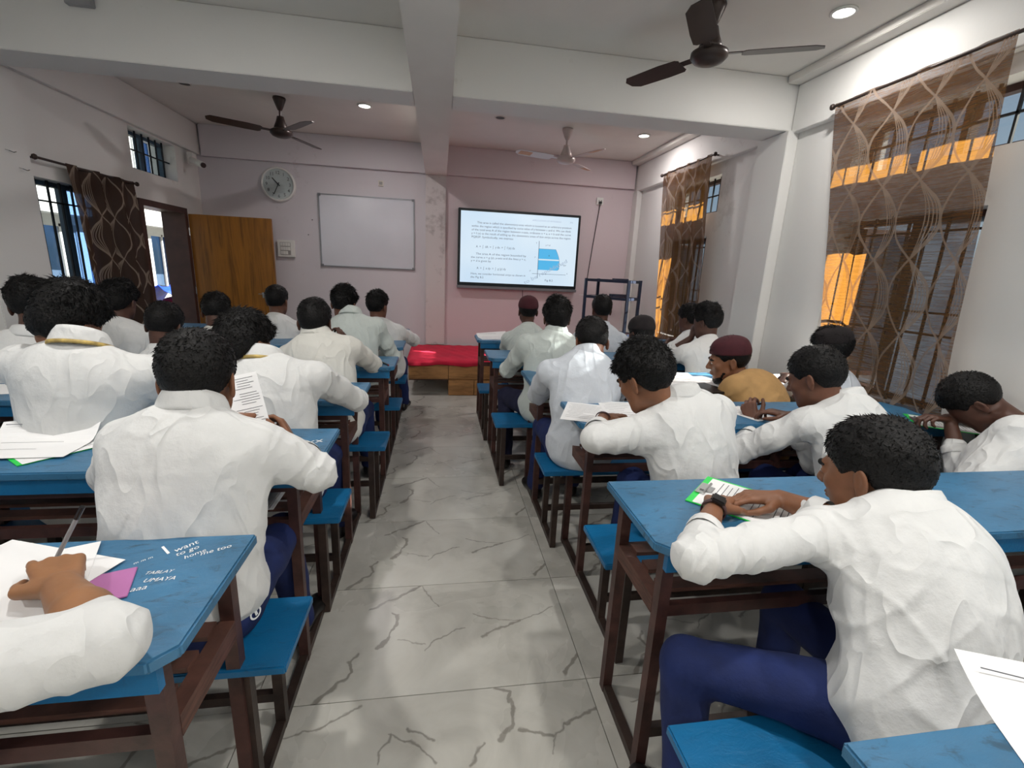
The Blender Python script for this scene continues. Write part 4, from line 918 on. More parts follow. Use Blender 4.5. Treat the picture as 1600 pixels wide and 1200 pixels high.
def person(key, label, head, hr, pel, C=None, yaw=0, shz=0, shw=.185, wL=None, wR=None, pL=(-.6, -.3, -.7), pR=(.6, -.3, -.7), hL=None, hR=None, skin='skin_b', hair='med', shirt='shirt', cuff=.55, s=1.0,
           vox=.008, bvox=.006, strap=None, pants='navy', legs=(.10, .12), face=False, cap=None, seed=1, girth=1.0, noR=False, knees=None, tail=True, wr=1.0, armr=1.0, hs=1.04, eLx=None, eRx=None, beard=False, wrk=1.7):
    """head: centre of the skull; hr: (yaw, pitch, roll); pel: hip centre (x, y); wL, wR wrists; hL, hR (direction, back normal, curl)"""
    R = rotm(*hr); H = np.asarray(head, float)-R @ np.array((0, 0, .024))*s*hs; hsc = s*hs; Pv = np.array((pel[0], pel[1], HS+.085))
    Cp = H+np.array((0, -.05, -.175))*s if C is None else np.asarray(C, float)
    root = empty('person', (Pv[0], Pv[1], 0)); tag(root, label, 'person', 'students at their desks')
    lat0 = np.array((math.cos(math.radians(yaw)), math.sin(math.radians(yaw)), 0)); up = nrm(Cp-Pv); lat = nrm(lat0-up*(lat0 @ up)); fwd = np.cross(up, lat)
    SP = lambda t: Pv+(Cp-Pv)*t-fwd*(.035*math.sin(PI*t))
    up2 = nrm(SP(1)-SP(.7)); RT = np.stack([lat, fwd, up]); sh = [Cp-up*.080*s+lat*sg*(shw-.02)*s+np.array((0, 0, shz*sg))+fwd*.02 for sg in (-1, 1)]
    l1, l2 = .285*s, .255*s; wl = wL is not None; dl = H*0
    if wL is None: wL = Cp-lat*.02*s+np.array((0, .34, 0)); wL[2] = HD+.035
    if wR is None: wR = Cp+lat*.10*s+np.array((0, .33, 0)); wR[2] = HD+.035
    eL, wL = ik(sh[0], wL, pL, l1, l2); eR, wR = ik(sh[1], wR, pR, l1, l2)
    if eLx is not None: eL = np.asarray(eLx, float)
    if eRx is not None: eR = np.asarray(eRx, float)
    PEOPLE[key] = dict(lens=[round(float(np.linalg.norm(q)), 2) for q in (sh[0]-eL, eL-wL, sh[1]-eR, eR-wR)], H=H, C=Cp, sh=sh, eL=eL, eR=eR, wL=wL, wR=wR, root=root, P=Pv)
    # ---- shirt, one surface with both sleeves
    g = girth; k = .05
    SB = SP(.04 if tail else .12)-fwd*.01
    S = [el(SP(.72), np.array((.186*g, .116*g, .19))*s, RT, k), el(SP(.42), np.array((.174*g, .118*g, .20))*s, RT, .06), el(SB, np.array((.184*g, .136*g, .13))*s, RT, .06)]
    for q, e, w, sg in ((sh[0], eL, wL, -1), (sh[1], eR, wR, 1)):
        S += [rc(Cp-up*.035*s, q, .050*s, .056*s, .05), rc(q, q+(e-q)*.5, .064*s*armr, .061*s*armr, .05), rc(q+(e-q)*.5, e, .061*s*armr, .052*s*armr, .02), rc(e, e+(w-e)*cuff, .054*s*armr, .045*s*armr, .02)]
        c0 = e+(w-e)*(cuff-.16); S.append(rc(c0, e+(w-e)*cuff, .050*s*armr, .047*s*armr, .006))
    if tail: S += [el(SB-up*.075-fwd*.035, np.array((.15, .085, .07))*s, RT, .05)]
    S.append(rc(Cp+up*.01, Cp+up*.12, .050, .050, .006, True))
    spl = float(np.linalg.norm(Cp-Pv)); els = np.array([eL, eR]); shs = np.array(sh); sd_ = seed*13
    def fold(p):
        q = (p-Pv) @ RT.T; w1 = np.abs(wav(p, sd_, 26)); r1 = (1-np.clip(w1*1.5, 0, 1))**2
        de = np.min(np.linalg.norm(p[:, None]-els[None], axis=2), 1); ds = np.min(np.linalg.norm(p[:, None]-shs[None], axis=2), 1)
        # creases that run round the sleeves and across the small of the back
        a = np.exp(-(de/.13)**2); b2 = np.exp(-(ds/.15)**2)
        t0 = np.concatenate([(p-sh[0])[:, None] @ nrm(eL-sh[0]), (p-sh[1])[:, None] @ nrm(eR-sh[1])], 1); t = np.where(np.linalg.norm(p-els[0], axis=1) < np.linalg.norm(p-els[1], axis=1), t0[:, 0], t0[:, 1])
        ring = (1-np.abs(np.sin(t*52+wav(p, sd_+3, 14)*2.6)))**2; diag = (1-np.abs(np.sin((q[:, 2]*20+np.abs(q[:, 0])*30)+wav(p, sd_+5, 5)*2.0)))**3
        low = np.exp(-((q[:, 2]-.12)/.16)**2)
        zt = q[:, 2]-spl*.74; yoke = .0022/(1+np.exp(-zt/.003))*(np.abs(q[:, 0]) < .2)*(q[:, 1] < .02); arm = np.minimum(np.abs((p-sh[0]) @ nrm(eL-sh[0])-.02)+(np.linalg.norm(p-sh[0], axis=1) > .1), np.abs((p-sh[1]) @ nrm(eR-sh[1])-.02)+(np.linalg.norm(p-sh[1], axis=1) > .1)); seam = .0025*np.exp(-(arm/.005)**2)
        return wrk*(.0035*r1*(.3+.7*low)+.0045*ring*a+.0055*diag*(.30*b2+.6*low)+.002*wav(p, sd_+7, 22))+yoke+seam-.003
    V, Q = surf(S, vox, fold); np_mesh('shirt' if 'coat' not in shirt else 'jacket', V, Q, shirt, root)
    # ---- rolled cuffs
    for e, w in ((eL, wL), (eR, wR)):
        d = nrm(w-e); c1 = e+(w-e)*cuff; rr = .0485*s*armr; x = nrm(np.cross(d, (0, 0, 1.))); y = np.cross(x, d); Vc = []; pr = [(-.038, rr*1.10), (-.020, rr*1.12), (-.002, rr*1.08), (.002, rr*.98), (-.006, rr*.86), (-.03, rr*.84)]; ns = 22
        for tt, r_ in pr:
            for i in range(ns):
                a = 2*PI*i/ns; r2 = r_*(1+.03*math.sin(3*a+seed)); Vc.append(c1+d*tt*s+(x*math.cos(a)+y*math.sin(a))*r2)
        MB().add(Vc, [(i*ns+j, i*ns+(j+1) % ns, (i+1)*ns+(j+1) % ns, (i+1)*ns+j) for i in range(len(pr)-1) for j in range(ns)]).build('cuff', shirt, root, smooth=True)
    # ---- skin: head, neck, hidden chest, arms and hands are one body
    dn = H+R @ np.array((0, -.022, -.062))*hsc
    B = head_prims(H, R, hsc, face)+[rc(dn, Cp+np.array((0, 0, -.01)), .050*s, .056*s, .03), rc(Cp, SP(.6), .055*s, .075*s, .03), rc(SP(.6), SP(.1), .075*s, .085*s, .03)]
    for i, (q, e, w, hh, sg) in enumerate(((sh[0], eL, wL, hL, 1), (sh[1], eR, wR, hR, -1))):
        d0 = nrm(w-e)
        if hh is None: d = nrm(d0*np.array((.6, 1, .2))+np.array((-.25*(1 if i else -1), .25, -.12))); nb = np.array((0.2*(1 if i else -1), -.1, 1)); c = .6
        else: d, nb, c = hh[:3]
        B += [rc(SP(.86), q, .05*s, .042*s, .03), rc(q, e, .040*s, .034*s, .02), rc(e, e+(w-e)*.45, .037*s*wr, .034*s*wr, .02), rc(e+(w-e)*.45, w, .034*s*wr, .0235*s*wr, .015)]
        B += hand_prims(w, np.asarray(d, float), np.asarray(nb, float), sg, c, s, grip=(i == 1 and hh is None) or (hh is not None and len(hh) > 3))if True else []
    V, Q = surf(B, bvox); np_mesh('body', V, Q, skin, root)
    # ---- hair or cap
    V, Q, X = hair_mesh(H, R, hsc, seed, STY[hair], max(.005, bvox)); np_mesh('hair', V, Q, 'hair', root, extra=X)
    if cap:
        CPm = [el(H+R @ np.array((0, -.012, .045))*hsc, np.array((.087, .107, .078))*hsc, R.T, .01), el(H+R @ np.array((0, -.014, .085))*hsc, np.array((.070, .090, .048))*hsc, R.T, .03)]
        def cclip(p): q = (p-H) @ R/hsc; return (.036+.12*q[:, 1]-q[:, 2])*s
        V, Q = surf(CPm, .005, None, cclip); np_mesh('cap', V, Q, cap, root)
    if face:
        T = lambda x, y, z: H+R @ (np.array((x, y, z))*hsc)
        for sg in (-1, 1):
            V, Q = surf([el(T(sg*.031, .0835, -.001), np.array((.0115, .0115, .0052))*hsc, R.T)], .0022); eo = np_mesh('eye', V, Q, 'eye_white', root)
            V, Q = surf([el(T(sg*.031, .0915, -.002), np.array((.0048, .0042, .0044))*hsc, R.T)], .0016); io = np_mesh('iris', V, Q, 'iris', eo)
            V, Q = surf([rc(T(sg*.014, .094, .013), T(sg*.032, .0905, .018), .0034*hsc, .0036*hsc), rc(T(sg*.032, .0905, .018), T(sg*.048, .078, .014), .0036*hsc, .002*hsc)], .0022); np_mesh('eyebrow', V, Q, 'hair', root)
        V, Q = surf([el(T(0, .0915, -.0565), np.array((.020, .0100, .0042))*hsc, R.T, .002), el(T(0, .091, -.0645), np.array((.017, .0100, .0048))*hsc, R.T, .002)], .0022); np_mesh('lips', V, Q, 'lip', root)
    if beard:
        T = lambda x, y, z: H+R @ (np.array((x, y, z))*hsc)
        Bd = [rc(T(0, .032, -.066), T(0, .066, -.102), .050*hsc, .025*hsc, .03), rc(T(-.044, .02, -.045), T(-.024, .06, -.094), .0245*hsc, .0185*hsc, .02), rc(T(.044, .02, -.045), T(.024, .06, -.094), .0245*hsc, .0185*hsc, .02), el(T(0, .096, -.060), np.array((.027, .012, .020))*hsc, R.T, .004, True)]
        V, Q = surf(Bd, .004, lambda p: .002*wav(p, 5, 200), lambda p: np.maximum(((p-H) @ R)[:, 2]+.050, .028-((p-H) @ R)[:, 1])); np_mesh('beard', V, Q, 'hair', root)
    CRt = rotm(yaw*.5, 14+max(0, (Cp[1]-Pv[1]))*40, 0); collar(root, Cp+np.array((0, .004, .030))*s, CRt, s, shirt if 'coat' not in shirt else 'shirt', strap)
    # ---- trousers and shoes
    kn = knees or ((-.10, .40), (.10, .40)); Tp = [el(Pv+np.array((0, 0, -.01)), np.array((.165*g, .135*g, .085))*s, None, .03)]
    for i, sg in enumerate((-1, 1)):
        hp = Pv+lat*sg*.085*s+np.array((0, .02, -.02)); K = np.array((Pv[0]+kn[i][0]*s, Pv[1]+kn[i][1]*s, HS+.06)); L = legs[i]; A_ = np.array((K[0]+(.02*sg), K[1]+L-.06, .10))
        if i < len(kn) and len(kn[i]) > 2: K[2] = kn[i][2]
        Tp += [rc(hp, K, .084*s, .060*s, .03), rc(K, A_, .060*s, .050*s, .02)]
        fd = nrm((.12*sg, 1, 0)); F = [rc(A_+(0, 0, -.055), A_+fd*.13+(0, 0, -.062), .036, .034, .02), rc(A_+fd*-.03+(0, 0, -.06), A_+(0, 0, .005), .034, .038, .02), el(A_+fd*.16+np.array((0, 0, -.066)), (.042, .06, .030), None, .02)]
        V, Q = surf(F, .007, None, lambda p: .004-p[:, 2]); np_mesh('shoe', V, Q, 'shoe_black', root)
    V, Q = surf(Tp, .010, lambda p: .004*wav(p, sd_+11, 30)+.003*(1-np.abs(wav(p, sd_+12, 60)))); np_mesh('trousers', V, Q, pants, root)
    return root

D_, U_ = UNITS, None
def seat(key, px):
    u = UNITS[key]; y = (u['sf']+u['sn'])/2; return (Xat(px, y, .53), y)
# name, label, head (px, py, depth Y), head rotation, seat
person('P2', 'student in white shirt holding up a printed paper, second left bench', at(311, 580, 1.33), (4, 12, 0), seat('L4', 300), C=at(304, 652, 1.27), yaw=0, skin='skin_a', hair='short', seed=2, shw=.178, face=False, hs=1.08, girth=1.06,
       wL=at(360, 655, 1.62), wR=at(458, 694, 1.66), eLx=at(178, 742, 1.42), eRx=atz(494, 738, .855), hR=((-.45, .4, .75), (.9, .2, .2), .7), vox=.006, bvox=.005, tail=False)
person('P3', 'student with bushy tilted hair on the left, broad white back, gold neck strap', at(113, 492, 1.93), (-14, 22, 12), seat('L3', 150), C=at(128, 545, 1.86), skin='skin_a', hair='full', seed=3, shw=.22, strap='strap_gold', s=1.05, girth=1.05)
person('P4', 'student with gold neck strap leaning on the third left desk', at(385, 530, 2.05), (-28, 16, -8), seat('L3', 440), C=at(412, 570, 2.02), skin='skin_a', hair='full', seed=4, shw=.205, strap='strap_gold', wR=np.array((-.62, 2.36, HD+.05)), pR=(1, -.2, -.4), s=1.03)
person('P5', 'student at the left edge with wavy hair before the barred window', at(50, 470, 2.72), (20, 18, -6), seat('L2', 20), skin='skin_c', hair='curly', seed=5)
person('P6', 'student with rounded short hair in front of the open doorway', at(258, 503, 2.85), (0, 20, 4), seat('L2', 290), skin='skin_c', hair='short', seed=6)
person('P7', 'student with cropped hair leaning his right elbow on the fourth left desk', at(492, 497, 2.78), (0, 10, 0), seat('L2', 520), C=at(495, 530, 2.75), skin='skin_c', hair='short', seed=7, wR=np.array((-.64, 3.12, HD+.10)), pR=(1, -.2, -.5), hR=((.1, .3, .9), (.8, -.5, .2), .9), shirt='shirt_cream', s=1.03)
person('P8', 'student in front of the dark patterned curtain on the left', at(188, 465, 3.45), (0, 14, 0), seat('L1', 215), skin='skin_c', hair='full', seed=8)
person('P9', 'student with head bent beside the wooden door', at(338, 483, 3.60), (8, 26, 0), seat('L1', 365), skin='skin_c', hair='med', seed=9, shirt='shirt_cream')
person('P10', 'student in pale greenish shirt with tall hair, raised right hand', at(538, 470, 3.52), (-14, 8, 4), seat('L1', 560), C=at(548, 496, 3.48), skin='skin_b', hair='side', seed=10, shirt='shirt_green', cuff=.38, wR=at(573, 549, 3.72), pR=(1, -.2, -.6), hR=((.05, .2, .95), (.5, -.8, .2), .9))
person('P11', 'student at the far left bench in front of the door edge', at(433, 466, 4.25), (-8, 6, 0), seat('L0', 445), skin='skin_b', hair='short', seed=11)
person('P12', 'student at the farthest left desk nearest the pillar', at(590, 474, 4.28), (-26, 6, 0), seat('L0', 603), skin='skin_b', hair='med', seed=12, wR=np.array((-.46, 4.55, HD+.05)), pR=(1, -.2, -.5))
# ---- right side
person('R5a', 'large student in white shirt with a smartwatch at the near right desk', at(1364, 722, .95), (20, 14, 0), (Xat(1420, .66, .53), .66), C=at(1412, 810, .86), yaw=-4, skin='skin_a', hair='short', seed=21, shw=.215, s=1.0, hs=1.16, girth=1.05, armr=.86,
       wL=atz(1116, 794, HD+.040), wR=atz(1218, 778, HD+.045), eLx=atz(1086, 872, .858), eRx=atz(1322, 822, .858), hL=((.62, .72, -.10), (-.15, .1, 1), .55), hR=((-.85, .25, -.05), (.1, .1, 1), .45, True), face=True, vox=.005, bvox=.004, cuff=.50, knees=((-.40, .22, .50), (.02, .40, .50)), legs=(-.05, .05))
person('R4a', 'student with swept dark hair writing at the second right desk, loose wrist band', at(1005, 580, 1.62), (26, 26, -6), seat('R4', 1090), C=at(1060, 630, 1.57), yaw=8, skin='skin_a', hair='curly', seed=22, shw=.20, hs=1.10,
       cuff=.40, wL=atz(943, 652, HD+.075), wR=atz(1020, 668, HD+.04), eLx=atz(930, 684, .860), hL=((.8, .3, -.05), (0, .2, 1), .85), face=True, vox=.006, bvox=.0045)
person('R4b', 'student in white shirt writing between the tan jacket and the near right desk', at(1273, 582, 1.72), (26, 22, 0), seat('R4', 1330), C=at(1318, 634, 1.65), yaw=10, skin='skin_b', hair='short', seed=23, shw=.21, hs=1.08,
       wL=at(1176, 660, 1.93), wR=atz(1235, 650, HD+.04), pL=(-.8, -.6, -.4), hL=((-.10, .45, .8), (-.6, -.3, .3), .95), face=True, vox=.007, bvox=.005)
person('R4c', 'student bent low over a green clipboard at the right wall', at(1512, 622, 1.70), (38, 58, -8), (2.06, 1.42), C=at(1600, 670, 1.50), yaw=26, shz=.05, skin='skin_c', hair='short', seed=24, strap='strap_gold', shw=.165, girth=.92, hs=1.08,
       wL=at(1484, 655, 1.74), wR=at(1530, 658, 1.76), pR=(.05, -.5, -.9), pL=(-.3, -.7, -.8), hL=((-.85, .2, .05), (0, .1, 1), .7), vox=.007, bvox=.005, cuff=.45)
person('R3a', 'student with head bowed seen from behind at the third right desk', at(924, 528, 2.45), (-6, 34, 0), seat('R3', 905), C=at(915, 562, 2.38), skin='skin_b', hair='short', seed=25, shirt='shirt_blue', shw=.205,
       wL=np.array((.80, 2.70, HD+.05)), pL=(-1, -.4, -.6), s=1.04)
person('R3b', 'man in tan jacket and maroon cap leaning over the third right desk', at(1138, 556, 2.55), (66, 12, 0), seat('R3', 1180), C=at(1178, 604, 2.45), yaw=30, skin='skin_a', hair='short', seed=26, shirt='coat_tan', cap='cap_maroon', face=True, shw=.20, girth=1.15, beard=True, hs=1.08,
       wL=at(1122, 622, 2.62), wR=np.array((1.86, 2.62, HD+.05)), pL=(-.6, -.8, -.5), hL=((-.15, .5, .8), (-.8, .2, .2), .8), cuff=.9, vox=.007, bvox=.005, s=1.04, armr=1.1)
person('R3c', 'student in a dark cap in front of the large glowing curtain', at(1298, 540, 2.40), (20, 14, 0), (2.20, 2.25), skin='skin_c', hair='med', cap='cap_black', seed=27, shirt='shirt_blue')
person('R2a', 'student with thick bowl-shaped hair at the fourth right desk', at(870, 491, 3.10), (-4, 8, 0), seat('R2', 850), C=at(868, 526, 3.05), skin='skin_c', hair='full', seed=28, wL=np.array((.66, 3.42, HD+.04)), pL=(-.8, -.3, -.8), shirt='shirt_green', pants='navy_dark', shw=.20, s=1.04, knees=((-.20, .36), (.08, .4)), legs=(-.12, .1))
person('R2b', 'student with a dark cap between the bowl-haired and tan-jacketed ones', at(1001, 517, 3.22), (16, 12, 0), seat('R2', 1010), skin='skin_c', hair='short', cap='cap_black', seed=29)
person('R2c', 'student resting cheek on hand by the far right curtain', at(1104, 498, 3.25), (30, 12, 0), seat('R2', 1105), skin='skin_c', hair='curly', seed=30, wL=at(1080, 528, 3.36), pL=(-.8, .0, -.8), hL=((.1, .1, .95), (-.9, .3, 0), .8), cuff=.4)
person('R2d', 'student half hidden behind the one leaning on his hand', at(1077, 494, 3.98), (30, 10, 0), seat('R1', 1085), skin='skin_c', hair='med', seed=31)
person('R1a', 'student in a maroon brown cap below the wall screen', at(825, 482, 3.98), (0, 2, 0), seat('R1', 822), skin='skin_c', hair='short', cap='cap_maroon', seed=32, shirt='shirt_green', s=.97, pL=(-.6, -.3, -.9))
person('R1b', 'student with wide white shoulders in front of the metal rack', at(940, 480, 3.95), (0, 4, 0), seat('R1', 935), skin='skin_c', hair='short', seed=33, shw=.205, shirt='shirt_blue', strap='strap_dark')
# ---- cropped student at the left edge whose arm writes on the near desk
person('P1', 'student cut off by the lower left corner, only his writing arm showing', (-1.02, .60, 1.17), (10, 30, 0), (-1.0, .36), yaw=-8, skin='skin_d', hair='med', seed=40, C=(-.99, .50, 1.03), girth=.9,
       wR=atz(96, 918, HD+.045), eRx=atz(160, 1004, .862), wL=np.array((-1.0, .82, HD+.045)), hR=((-.60, .78, .05), (.15, -.1, 1), .55, True), vox=.006, bvox=.004, armr=.98, wr=1.15, s=1.05, cuff=.16)

# ------------------------------------------------------------------ things on the desks
def rect(c, ang, w, h, z, lift=0, tilt=0):
    a = math.radians(ang); u = np.array((math.cos(a), math.sin(a), 0)); v = np.array((-math.sin(a), math.cos(a), 0)); c = np.array((c[0], c[1], z)); return c, u, v
def papr(label, c, ang, z=HD+.0008, w=.21, h=.297, curl=0, lines=12, seed=0, mat='paper', group=None, name='paper'):
    """one sheet, its far edge lifting a little when curl > 0, with rows of print"""
    c, u, v = rect(c, ang, w, h, z); n = 12; root = MB(); V = []
    f = lambda t: curl*max(0, (t-.55))**2*4
    for zz in (0, .0006):
        for j in range(n+1):
            for sx in (-.5, .5): V.append(c+u*w*sx+v*h*(j/n-.5)+np.array((0, 0, zz+f(j/n)*(1 if sx > 0 else .6))))
    k = 2*(n+1); F = []
    for j in range(n): F += [(2*j, 2*j+2, 2*j+3, 2*j+1), (k+2*j, k+2*j+1, k+2*j+3, k+2*j+2), (2*j, k+2*j, k+2*j+2, 2*j+2), (2*j+1, 2*j+3, k+2*j+3, k+2*j+1)]
    F += [(0, 1, k+1, k), (2*n, k+2*n, k+2*n+1, 2*n+1)]
    o = root.add(V, F).build(name, mat, None, origin=c); tag(o, label, 'paper', group)
    if lines:
        rs = random.Random(seed); mb = MB()
        for i in range(lines):
            t = .88-.8*i/lines; x0 = -.42+.06*(i % 3 == 1); x1 = x0+.35+.45*rs.random()
            x1 = min(x1, .42); q = [c+u*w*a+v*h*(b-.5)+np.array((0, 0, .0012+f(b)*1.05)) for a, b in ((x0, t), (x1, t), (x1, t+.007), (x0, t+.007))]; mb.add(q, [(0, 1, 2, 3)])
        tag(mb.build('printed_lines', 'ink', o), kind='stuff')
    return o
def clipboard(label, c0, c1, cl, plabel, L=.315):
    """c0, c1: the two corners of the clip end; cl: a point down the long side from c1"""
    z = HD+.001; c0 = np.array(c0); c1 = np.array(c1); sv = c1-c0; sv[2] = 0; W_ = .225; sv = nrm(sv); lv = np.array(cl)-c1; lv[2] = 0; lv = nrm(lv-sv*(lv @ sv)); mid = (c0+c1)/2; a = mid-sv*W_/2
    R = np.stack([sv, lv, np.array((0, 0, 1.))], 1); o = np.array((a[0], a[1], z))
    r = tag(empty('clipboard', tuple(o)), label, 'clipboard')
    MB().box(0, W_, 0, L, 0, .003, R, o).build('board', 'clip_green', r, bevel=.001)
    MB().box(W_*.32, W_*.68, .004, .03, .0052, .0075, R, o).tube([o+R @ np.array((W_*.3, .03, .009)), o+R @ np.array((W_*.7, .03, .009))], .0045, 10).box(W_*.42, W_*.58, .012, .05, .008, .011, R, o).build('clip', 'steel_clip', r, bevel=.001)
    ang = math.degrees(math.atan2(R[1, 0], R[0, 0])); flip = 180
    pc = o+R @ np.array((W_/2+.004, .02+.148, 0))
    if np.linalg.det(R) < 0: ang = math.degrees(math.atan2(lv[1], lv[0]))-90
    papr(plabel, pc, ang, z=z+.0035, seed=int(abs(c0[0])*100), lines=16)
    return r, R, o
clipboard('green clipboard under the hands of the smartwatch student', atz(1108, 743, HD), atz(1067, 786, HD), atz(1185, 837, HD), 'printed exam paper on the near green clipboard')
clipboard('green clipboard at the right wall beside the bent student', atz(1403, 641, HD), atz(1441, 673, HD), atz(1540, 678, HD), 'white sheet on the clipboard at the right wall')
clipboard('green clipboard with papers at the left end of the second left desk', atz(-8, 690, HD), atz(102, 668, HD), atz(106, 722, HD), 'lower sheet on the left green clipboard')
papr('curled top sheet on the left green clipboard', atz(48, 700, HD)[:2]+np.array((.01, .0)), 2, z=HD+.008, w=.30, h=.21, curl=.10, lines=3, seed=3)
# second right desk, hanging papers
pc = (atz(901, 627, HD)+atz(962, 660, HD))/2
papr('exam sheet hanging over the aisle end of the second right desk', pc[:2]+np.array((-.05, -.02)), -22, w=.21, h=.297, lines=10, seed=5)
papr('sheet under the writing hand on the second right desk', atz(975, 642, HD)[:2], -8, z=HD+.0022, lines=8, seed=6)
papr('sheet whose corner pokes below the sleeve on the second right desk', atz(978, 678, HD)[:2]-np.array((-.02, .015)), 30, z=HD+.0040, w=.21, h=.2, lines=0)
papr('folded papers held by the student beside the tan jacket', atz(1168, 646, HD)[:2], 20, w=.15, h=.21, lines=6, seed=8)
papr('large open sheet in front of the man in the tan jacket', atz(1085, 598, HD)[:2], 14, w=.42, h=.30, lines=0, seed=9)
papr('second sheet overlapping it on the third right desk', atz(1062, 590, HD)[:2], -10, z=HD+.0024, w=.21, h=.297, lines=5, seed=10)
papr('pinkish sheets near the window on the third right desk', atz(1236, 592, HD)[:2], 8, w=.24, h=.30, lines=4, seed=11)
bb = tag(MB().box(-.15, .15, -.11, .11, 0, .012, np.array(Matrix.Rotation(.25, 3, 'Z')), (*atz(1092, 611, HD)[:2], HD+.006)).build('folder', 'black_plastic', bevel=.004), 'black folder under the open sheet of the third right desk', 'folder')
papr('sheets on the aisle end of the farthest right desk', (.52, 4.36), 12, w=.30, h=.21, curl=.06, lines=4, seed=12)
papr('second sheet on the farthest right desk', (.60, 4.33), -8, z=HD+.0022, w=.21, h=.20, lines=4, seed=13)
papr('sheets in front of the dark-capped student, fourth right desk', atz(1040, 545, HD)[:2], 4, w=.40, h=.28, lines=3, seed=14)
papr('small sheet on the third left desk', atz(250, 628, HD)[:2], 20, w=.21, h=.2, lines=3, seed=15)
papr('white sheet at the left edge of the third left desk', atz(8, 608, HD)[:2], 10, w=.21, h=.2, lines=0, seed=16)
papr('tiny sheet on the farthest left desk end', (-.42, 4.70), 25, w=.21, h=.2, lines=0, seed=17)
papr('curled white sheet on the lower right desk corner', (.955, .36), -28, w=.26, h=.30, curl=.05, lines=2, seed=18)
# near left desk: exam sheets, pink folder, handwriting
papr('exam sheet under the writing hand at the lower left', (atz(31, 843, HD)[:2]+atz(197, 880, HD)[:2])/2+np.array((-.04, -.10)), -19, z=HD+.0045, w=.30, h=.21, lines=0, seed=19)
papr('second white sheet nearer the lower left corner', atz(28, 925, HD)[:2], 24, z=HD+.0065, w=.21, h=.25, lines=0, seed=20)
q0 = atz(152, 922, HD)
tag(MB().box(-.14, .055, -.05, .05, 0, .003, np.array(Matrix.Rotation(.35, 3, 'Z')), (q0[0], q0[1], HD+.001)).build('folder', 'folder_pink', bevel=.001), 'pink folder peeping out beside the exam sheet on the near left desk', 'folder')
def desk_text(s_, p0, p1, key, z=HD+.0009, mat='graffiti_white', size=None):
    a, b_ = atz(*p0, z), atz(*p1, z); d = b_-a; L = np.linalg.norm(d); cu = bpy.data.curves.new('t', 'FONT'); cu.body = s_; cu.size = 1; t = bpy.data.objects.new('t', cu); COL.objects.link(t); bpy.context.view_layer.update(); w = t.dimensions.x; bpy.data.objects.remove(t)
    k = L/w; M = Matrix.Translation(Vector(a)) @ Matrix.Rotation(math.atan2(d[1], d[0]), 4, 'Z') @ Matrix.Diagonal((k, k, 1, 1))
    o = text_mesh('handwriting', s_, 1, M, mat, UNITS[key]['root'], shear=.25)
def z7(x, y): return (x*.35, 780+y*.35)
for t_, a, b_ in (('I', (738, 250), (750, 244)), ('want', (780, 238), (888, 195)), ('to go', (785, 256), (890, 217)), ('home', (822, 268), (918, 232)), ('me too', (892, 252), (1030, 214)), ('m m m', (595, 292), (680, 262)), ('TABLAY', (640, 337), (766, 326)), ('UMAYA', (632, 372), (776, 358)), ('aaa', (575, 415), (650, 400))):
    desk_text(t_, z7(*a), z7(*b_), 'L5')
desk_text('BOB', (1020+1140*.1875, 720+330*.1875), (1020+1290*.1875, 720+385*.1875), 'R5')
desk_text('xx', (478, 694), (505, 690), 'L4'); desk_text('v', (1133, 654), (1143, 656), 'R4')
def pen(label, a, b_, mat='paper_grey', r=.0042, tipmat='black_plastic'):
    a = np.array(a, float); b_ = np.array(b_, float); root = tag(empty('pen', tuple(a)), label, 'pen'); d = nrm(b_-a)
    MB().tube([a+d*.012, b_-d*.03], r, 10).build('barrel', mat, root); MB().tube([a, a+d*.012], [.0008, r], 10).build('tip', tipmat, root); MB().tube([b_-d*.03, b_], r*1.15, 10).build('cap', tipmat, root); return root
h1 = PEOPLE['P1']['wR']; hd = nrm((-.60, .78, .05))
pt = h1+hd*.155+np.array((-.01, 0, -.040)); pen('pen gripped by the writing hand at the lower left', pt, pt+nrm(np.array((.42, .02, .75)))*.145, 'paper_grey')
pen('pen held upright by the greenish-shirted student', at(570, 548, 3.76), at(569, 527, 3.76), 'black_plastic')
pen('black pen lying with red cap on the fourth left desk end', atz(608, 571, HD+.006), atz(590, 563, HD+.006), 'black_plastic', .006, 'red_paint')
pen('white pen standing beside the bent student at the right wall', at(1468, 644, 1.92), at(1473, 628, 1.92), 'white_plastic', .005)
pen('pen in the fingers of the student beside the tan jacket', PEOPLE['R4b']['wL']+np.array((-.02, .075, .045)), PEOPLE['R4b']['wL']+np.array((.075, .045, .085)), 'steel_clip', .004)
# things in the shelf of the second left desk
sg_ = tag(MB().box(-.86, -.56, 1.54, 1.78, .6085, .612).build('paper', 'paper', bevel=.0005), 'white sheets pushed into the shelf of the second left desk', 'paper')
tag(MB().box(-.84, -.57, 1.535, 1.66, .6125, .622).build('pouch', 'paper_grey', bevel=.003), 'grey pouch on the sheets in the desk shelf', 'pouch')
pen('dark pen on the grey pouch in the desk shelf', (-.60, 1.56, .627), (-.75, 1.60, .627), 'black_plastic')
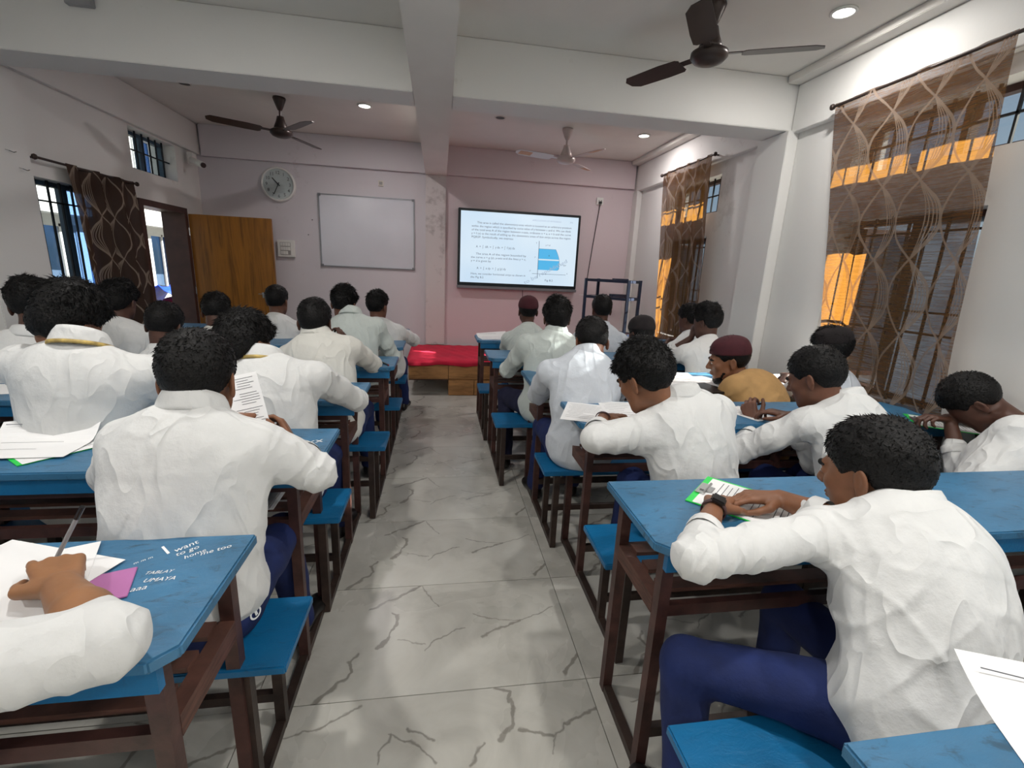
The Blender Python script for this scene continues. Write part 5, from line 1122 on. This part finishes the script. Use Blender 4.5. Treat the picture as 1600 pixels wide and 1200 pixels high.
# worn patches on two tops are part of the paint; bands on wrists
def band(label, name, cat, W_, d, r, wd, mat, box=None):
    d = nrm(d); x = nrm(np.cross(d, (0, 0, 1.))); y = np.cross(x, d); root = tag(empty(name, tuple(W_)), label, cat); V = []; ns = 28; pr = ((-wd/2, r), (-wd/2, r+.003), (wd/2, r+.003), (wd/2, r))
    for t, rr in pr:
        for i in range(ns): a = 2*PI*i/ns; V.append(W_+d*t+(x*math.cos(a)*1.05+y*math.sin(a)*.95)*rr)
    MB().add(V, [(i*ns+j, i*ns+(j+1) % ns, ((i+1) % 4)*ns+(j+1) % ns, ((i+1) % 4)*ns+j) for i in range(4) for j in range(ns)]).build('band', mat, root, smooth=True)
    if box:
        up_ = nrm(-y if (-y)[2] > 0 else y); up_ = nrm(up_+x*box); s_ = np.cross(d, up_); R = np.stack([s_, d, up_], 1); c = W_+up_*(r+.004)
        MB().box(-.019, .019, -.022, .022, -.003, .008, R, c).build('watch_case', 'black_plastic', root, bevel=.004); MB().box(-.015, .015, -.018, .018, .0082, .0088, R, c).build('watch_glass', 'bezel', root)
q = PEOPLE['R5a']; d = nrm(q['wL']-q['eL']); band('dark smartwatch on the left wrist of the near right student', 'smartwatch', 'watch', q['wL']-d*.014, d, .0275, .022, 'watch_band', .25)
q = PEOPLE['R4a']; d = nrm(q['wL']-q['eL']); band('thin brown wrist band of the swept-hair student', 'wristband', 'wristband', q['wL']-d*.012, d, .0275, .010, 'watch_band')
# printed paper held up by the second left student
hp = [at(322, 597, 1.74), at(400, 580, 1.74), at(424, 668, 1.62), at(346, 686, 1.62)]
po = MB().sheet(hp, .0008).build('paper', 'paper', None, origin=hp[0]); tag(po, 'printed question paper held up by the student on the second left bench', 'paper')
mb = MB(); nn = nrm(np.cross(hp[1]-hp[0], hp[3]-hp[0])); nn = nn if nn[1] < 0 else -nn; rs = random.Random(4)
for i in range(19):
    if i in (5, 11): continue
    t = .07+.85*i/19; x0 = .42+.14*(i % 4 != 0); x1 = min(.93, x0+.2+.35*rs.random()+(.2 if i % 4 == 0 else 0)); P_ = lambda u, v: hp[0]+(hp[1]-hp[0])*u+(hp[3]-hp[0])*v+nn*.0011
    mb.add([P_(x0, t), P_(x1, t), P_(x1, t+.008), P_(x0, t+.008)], [(0, 1, 2, 3)])
tag(mb.build('printed_lines', 'ink', po), kind='stuff')
# small white emblem and stripe stitched on the trousers of the second left student
bpy.context.view_layer.update(); dg = bpy.context.evaluated_depsgraph_get()
def on_surface(px, py):
    d = Vector(ray(px, py)).normalized(); hit, loc, nor, fi, ob, mx = SC.ray_cast(dg, Vector((0, 0, CAMH)), d); return (loc, nor, ob) if hit else None
tro = next(c for c in PEOPLE['P2']['root'].children if c.name.startswith('trousers'))
for (px, py) in ((396, 910), (402, 915), (405, 925), (400, 940), (402, 948), (398, 958), (394, 966), (404, 960)):
    h = on_surface(px, py)
    if h and h[2] and h[2].name.startswith('trousers'):
        loc, nor, ob = h; u = Vector((0, 0, 1)).cross(nor).normalized(); v = nor.cross(u); mb = MB()
        for k in range(20):
            a0_, a1_ = 2*PI*k/20, 2*PI*(k+1)/20
            mb.add([tuple(loc+nor*.003+(u*math.cos(a)*.021+v*math.sin(a)*.014)*r_) for a, r_ in ((a0_, .72), (a1_, .72), (a1_, 1), (a0_, 1))], [(0, 1, 2, 3)])
        mb.add([tuple(loc+nor*.003+u*x+v*y) for x, y in ((-.003, -.007), (.006, -.007), (.006, .007), (-.003, .007))], [(0, 1, 2, 3)])
        mb.build('emblem', 'graffiti_white', tro); break
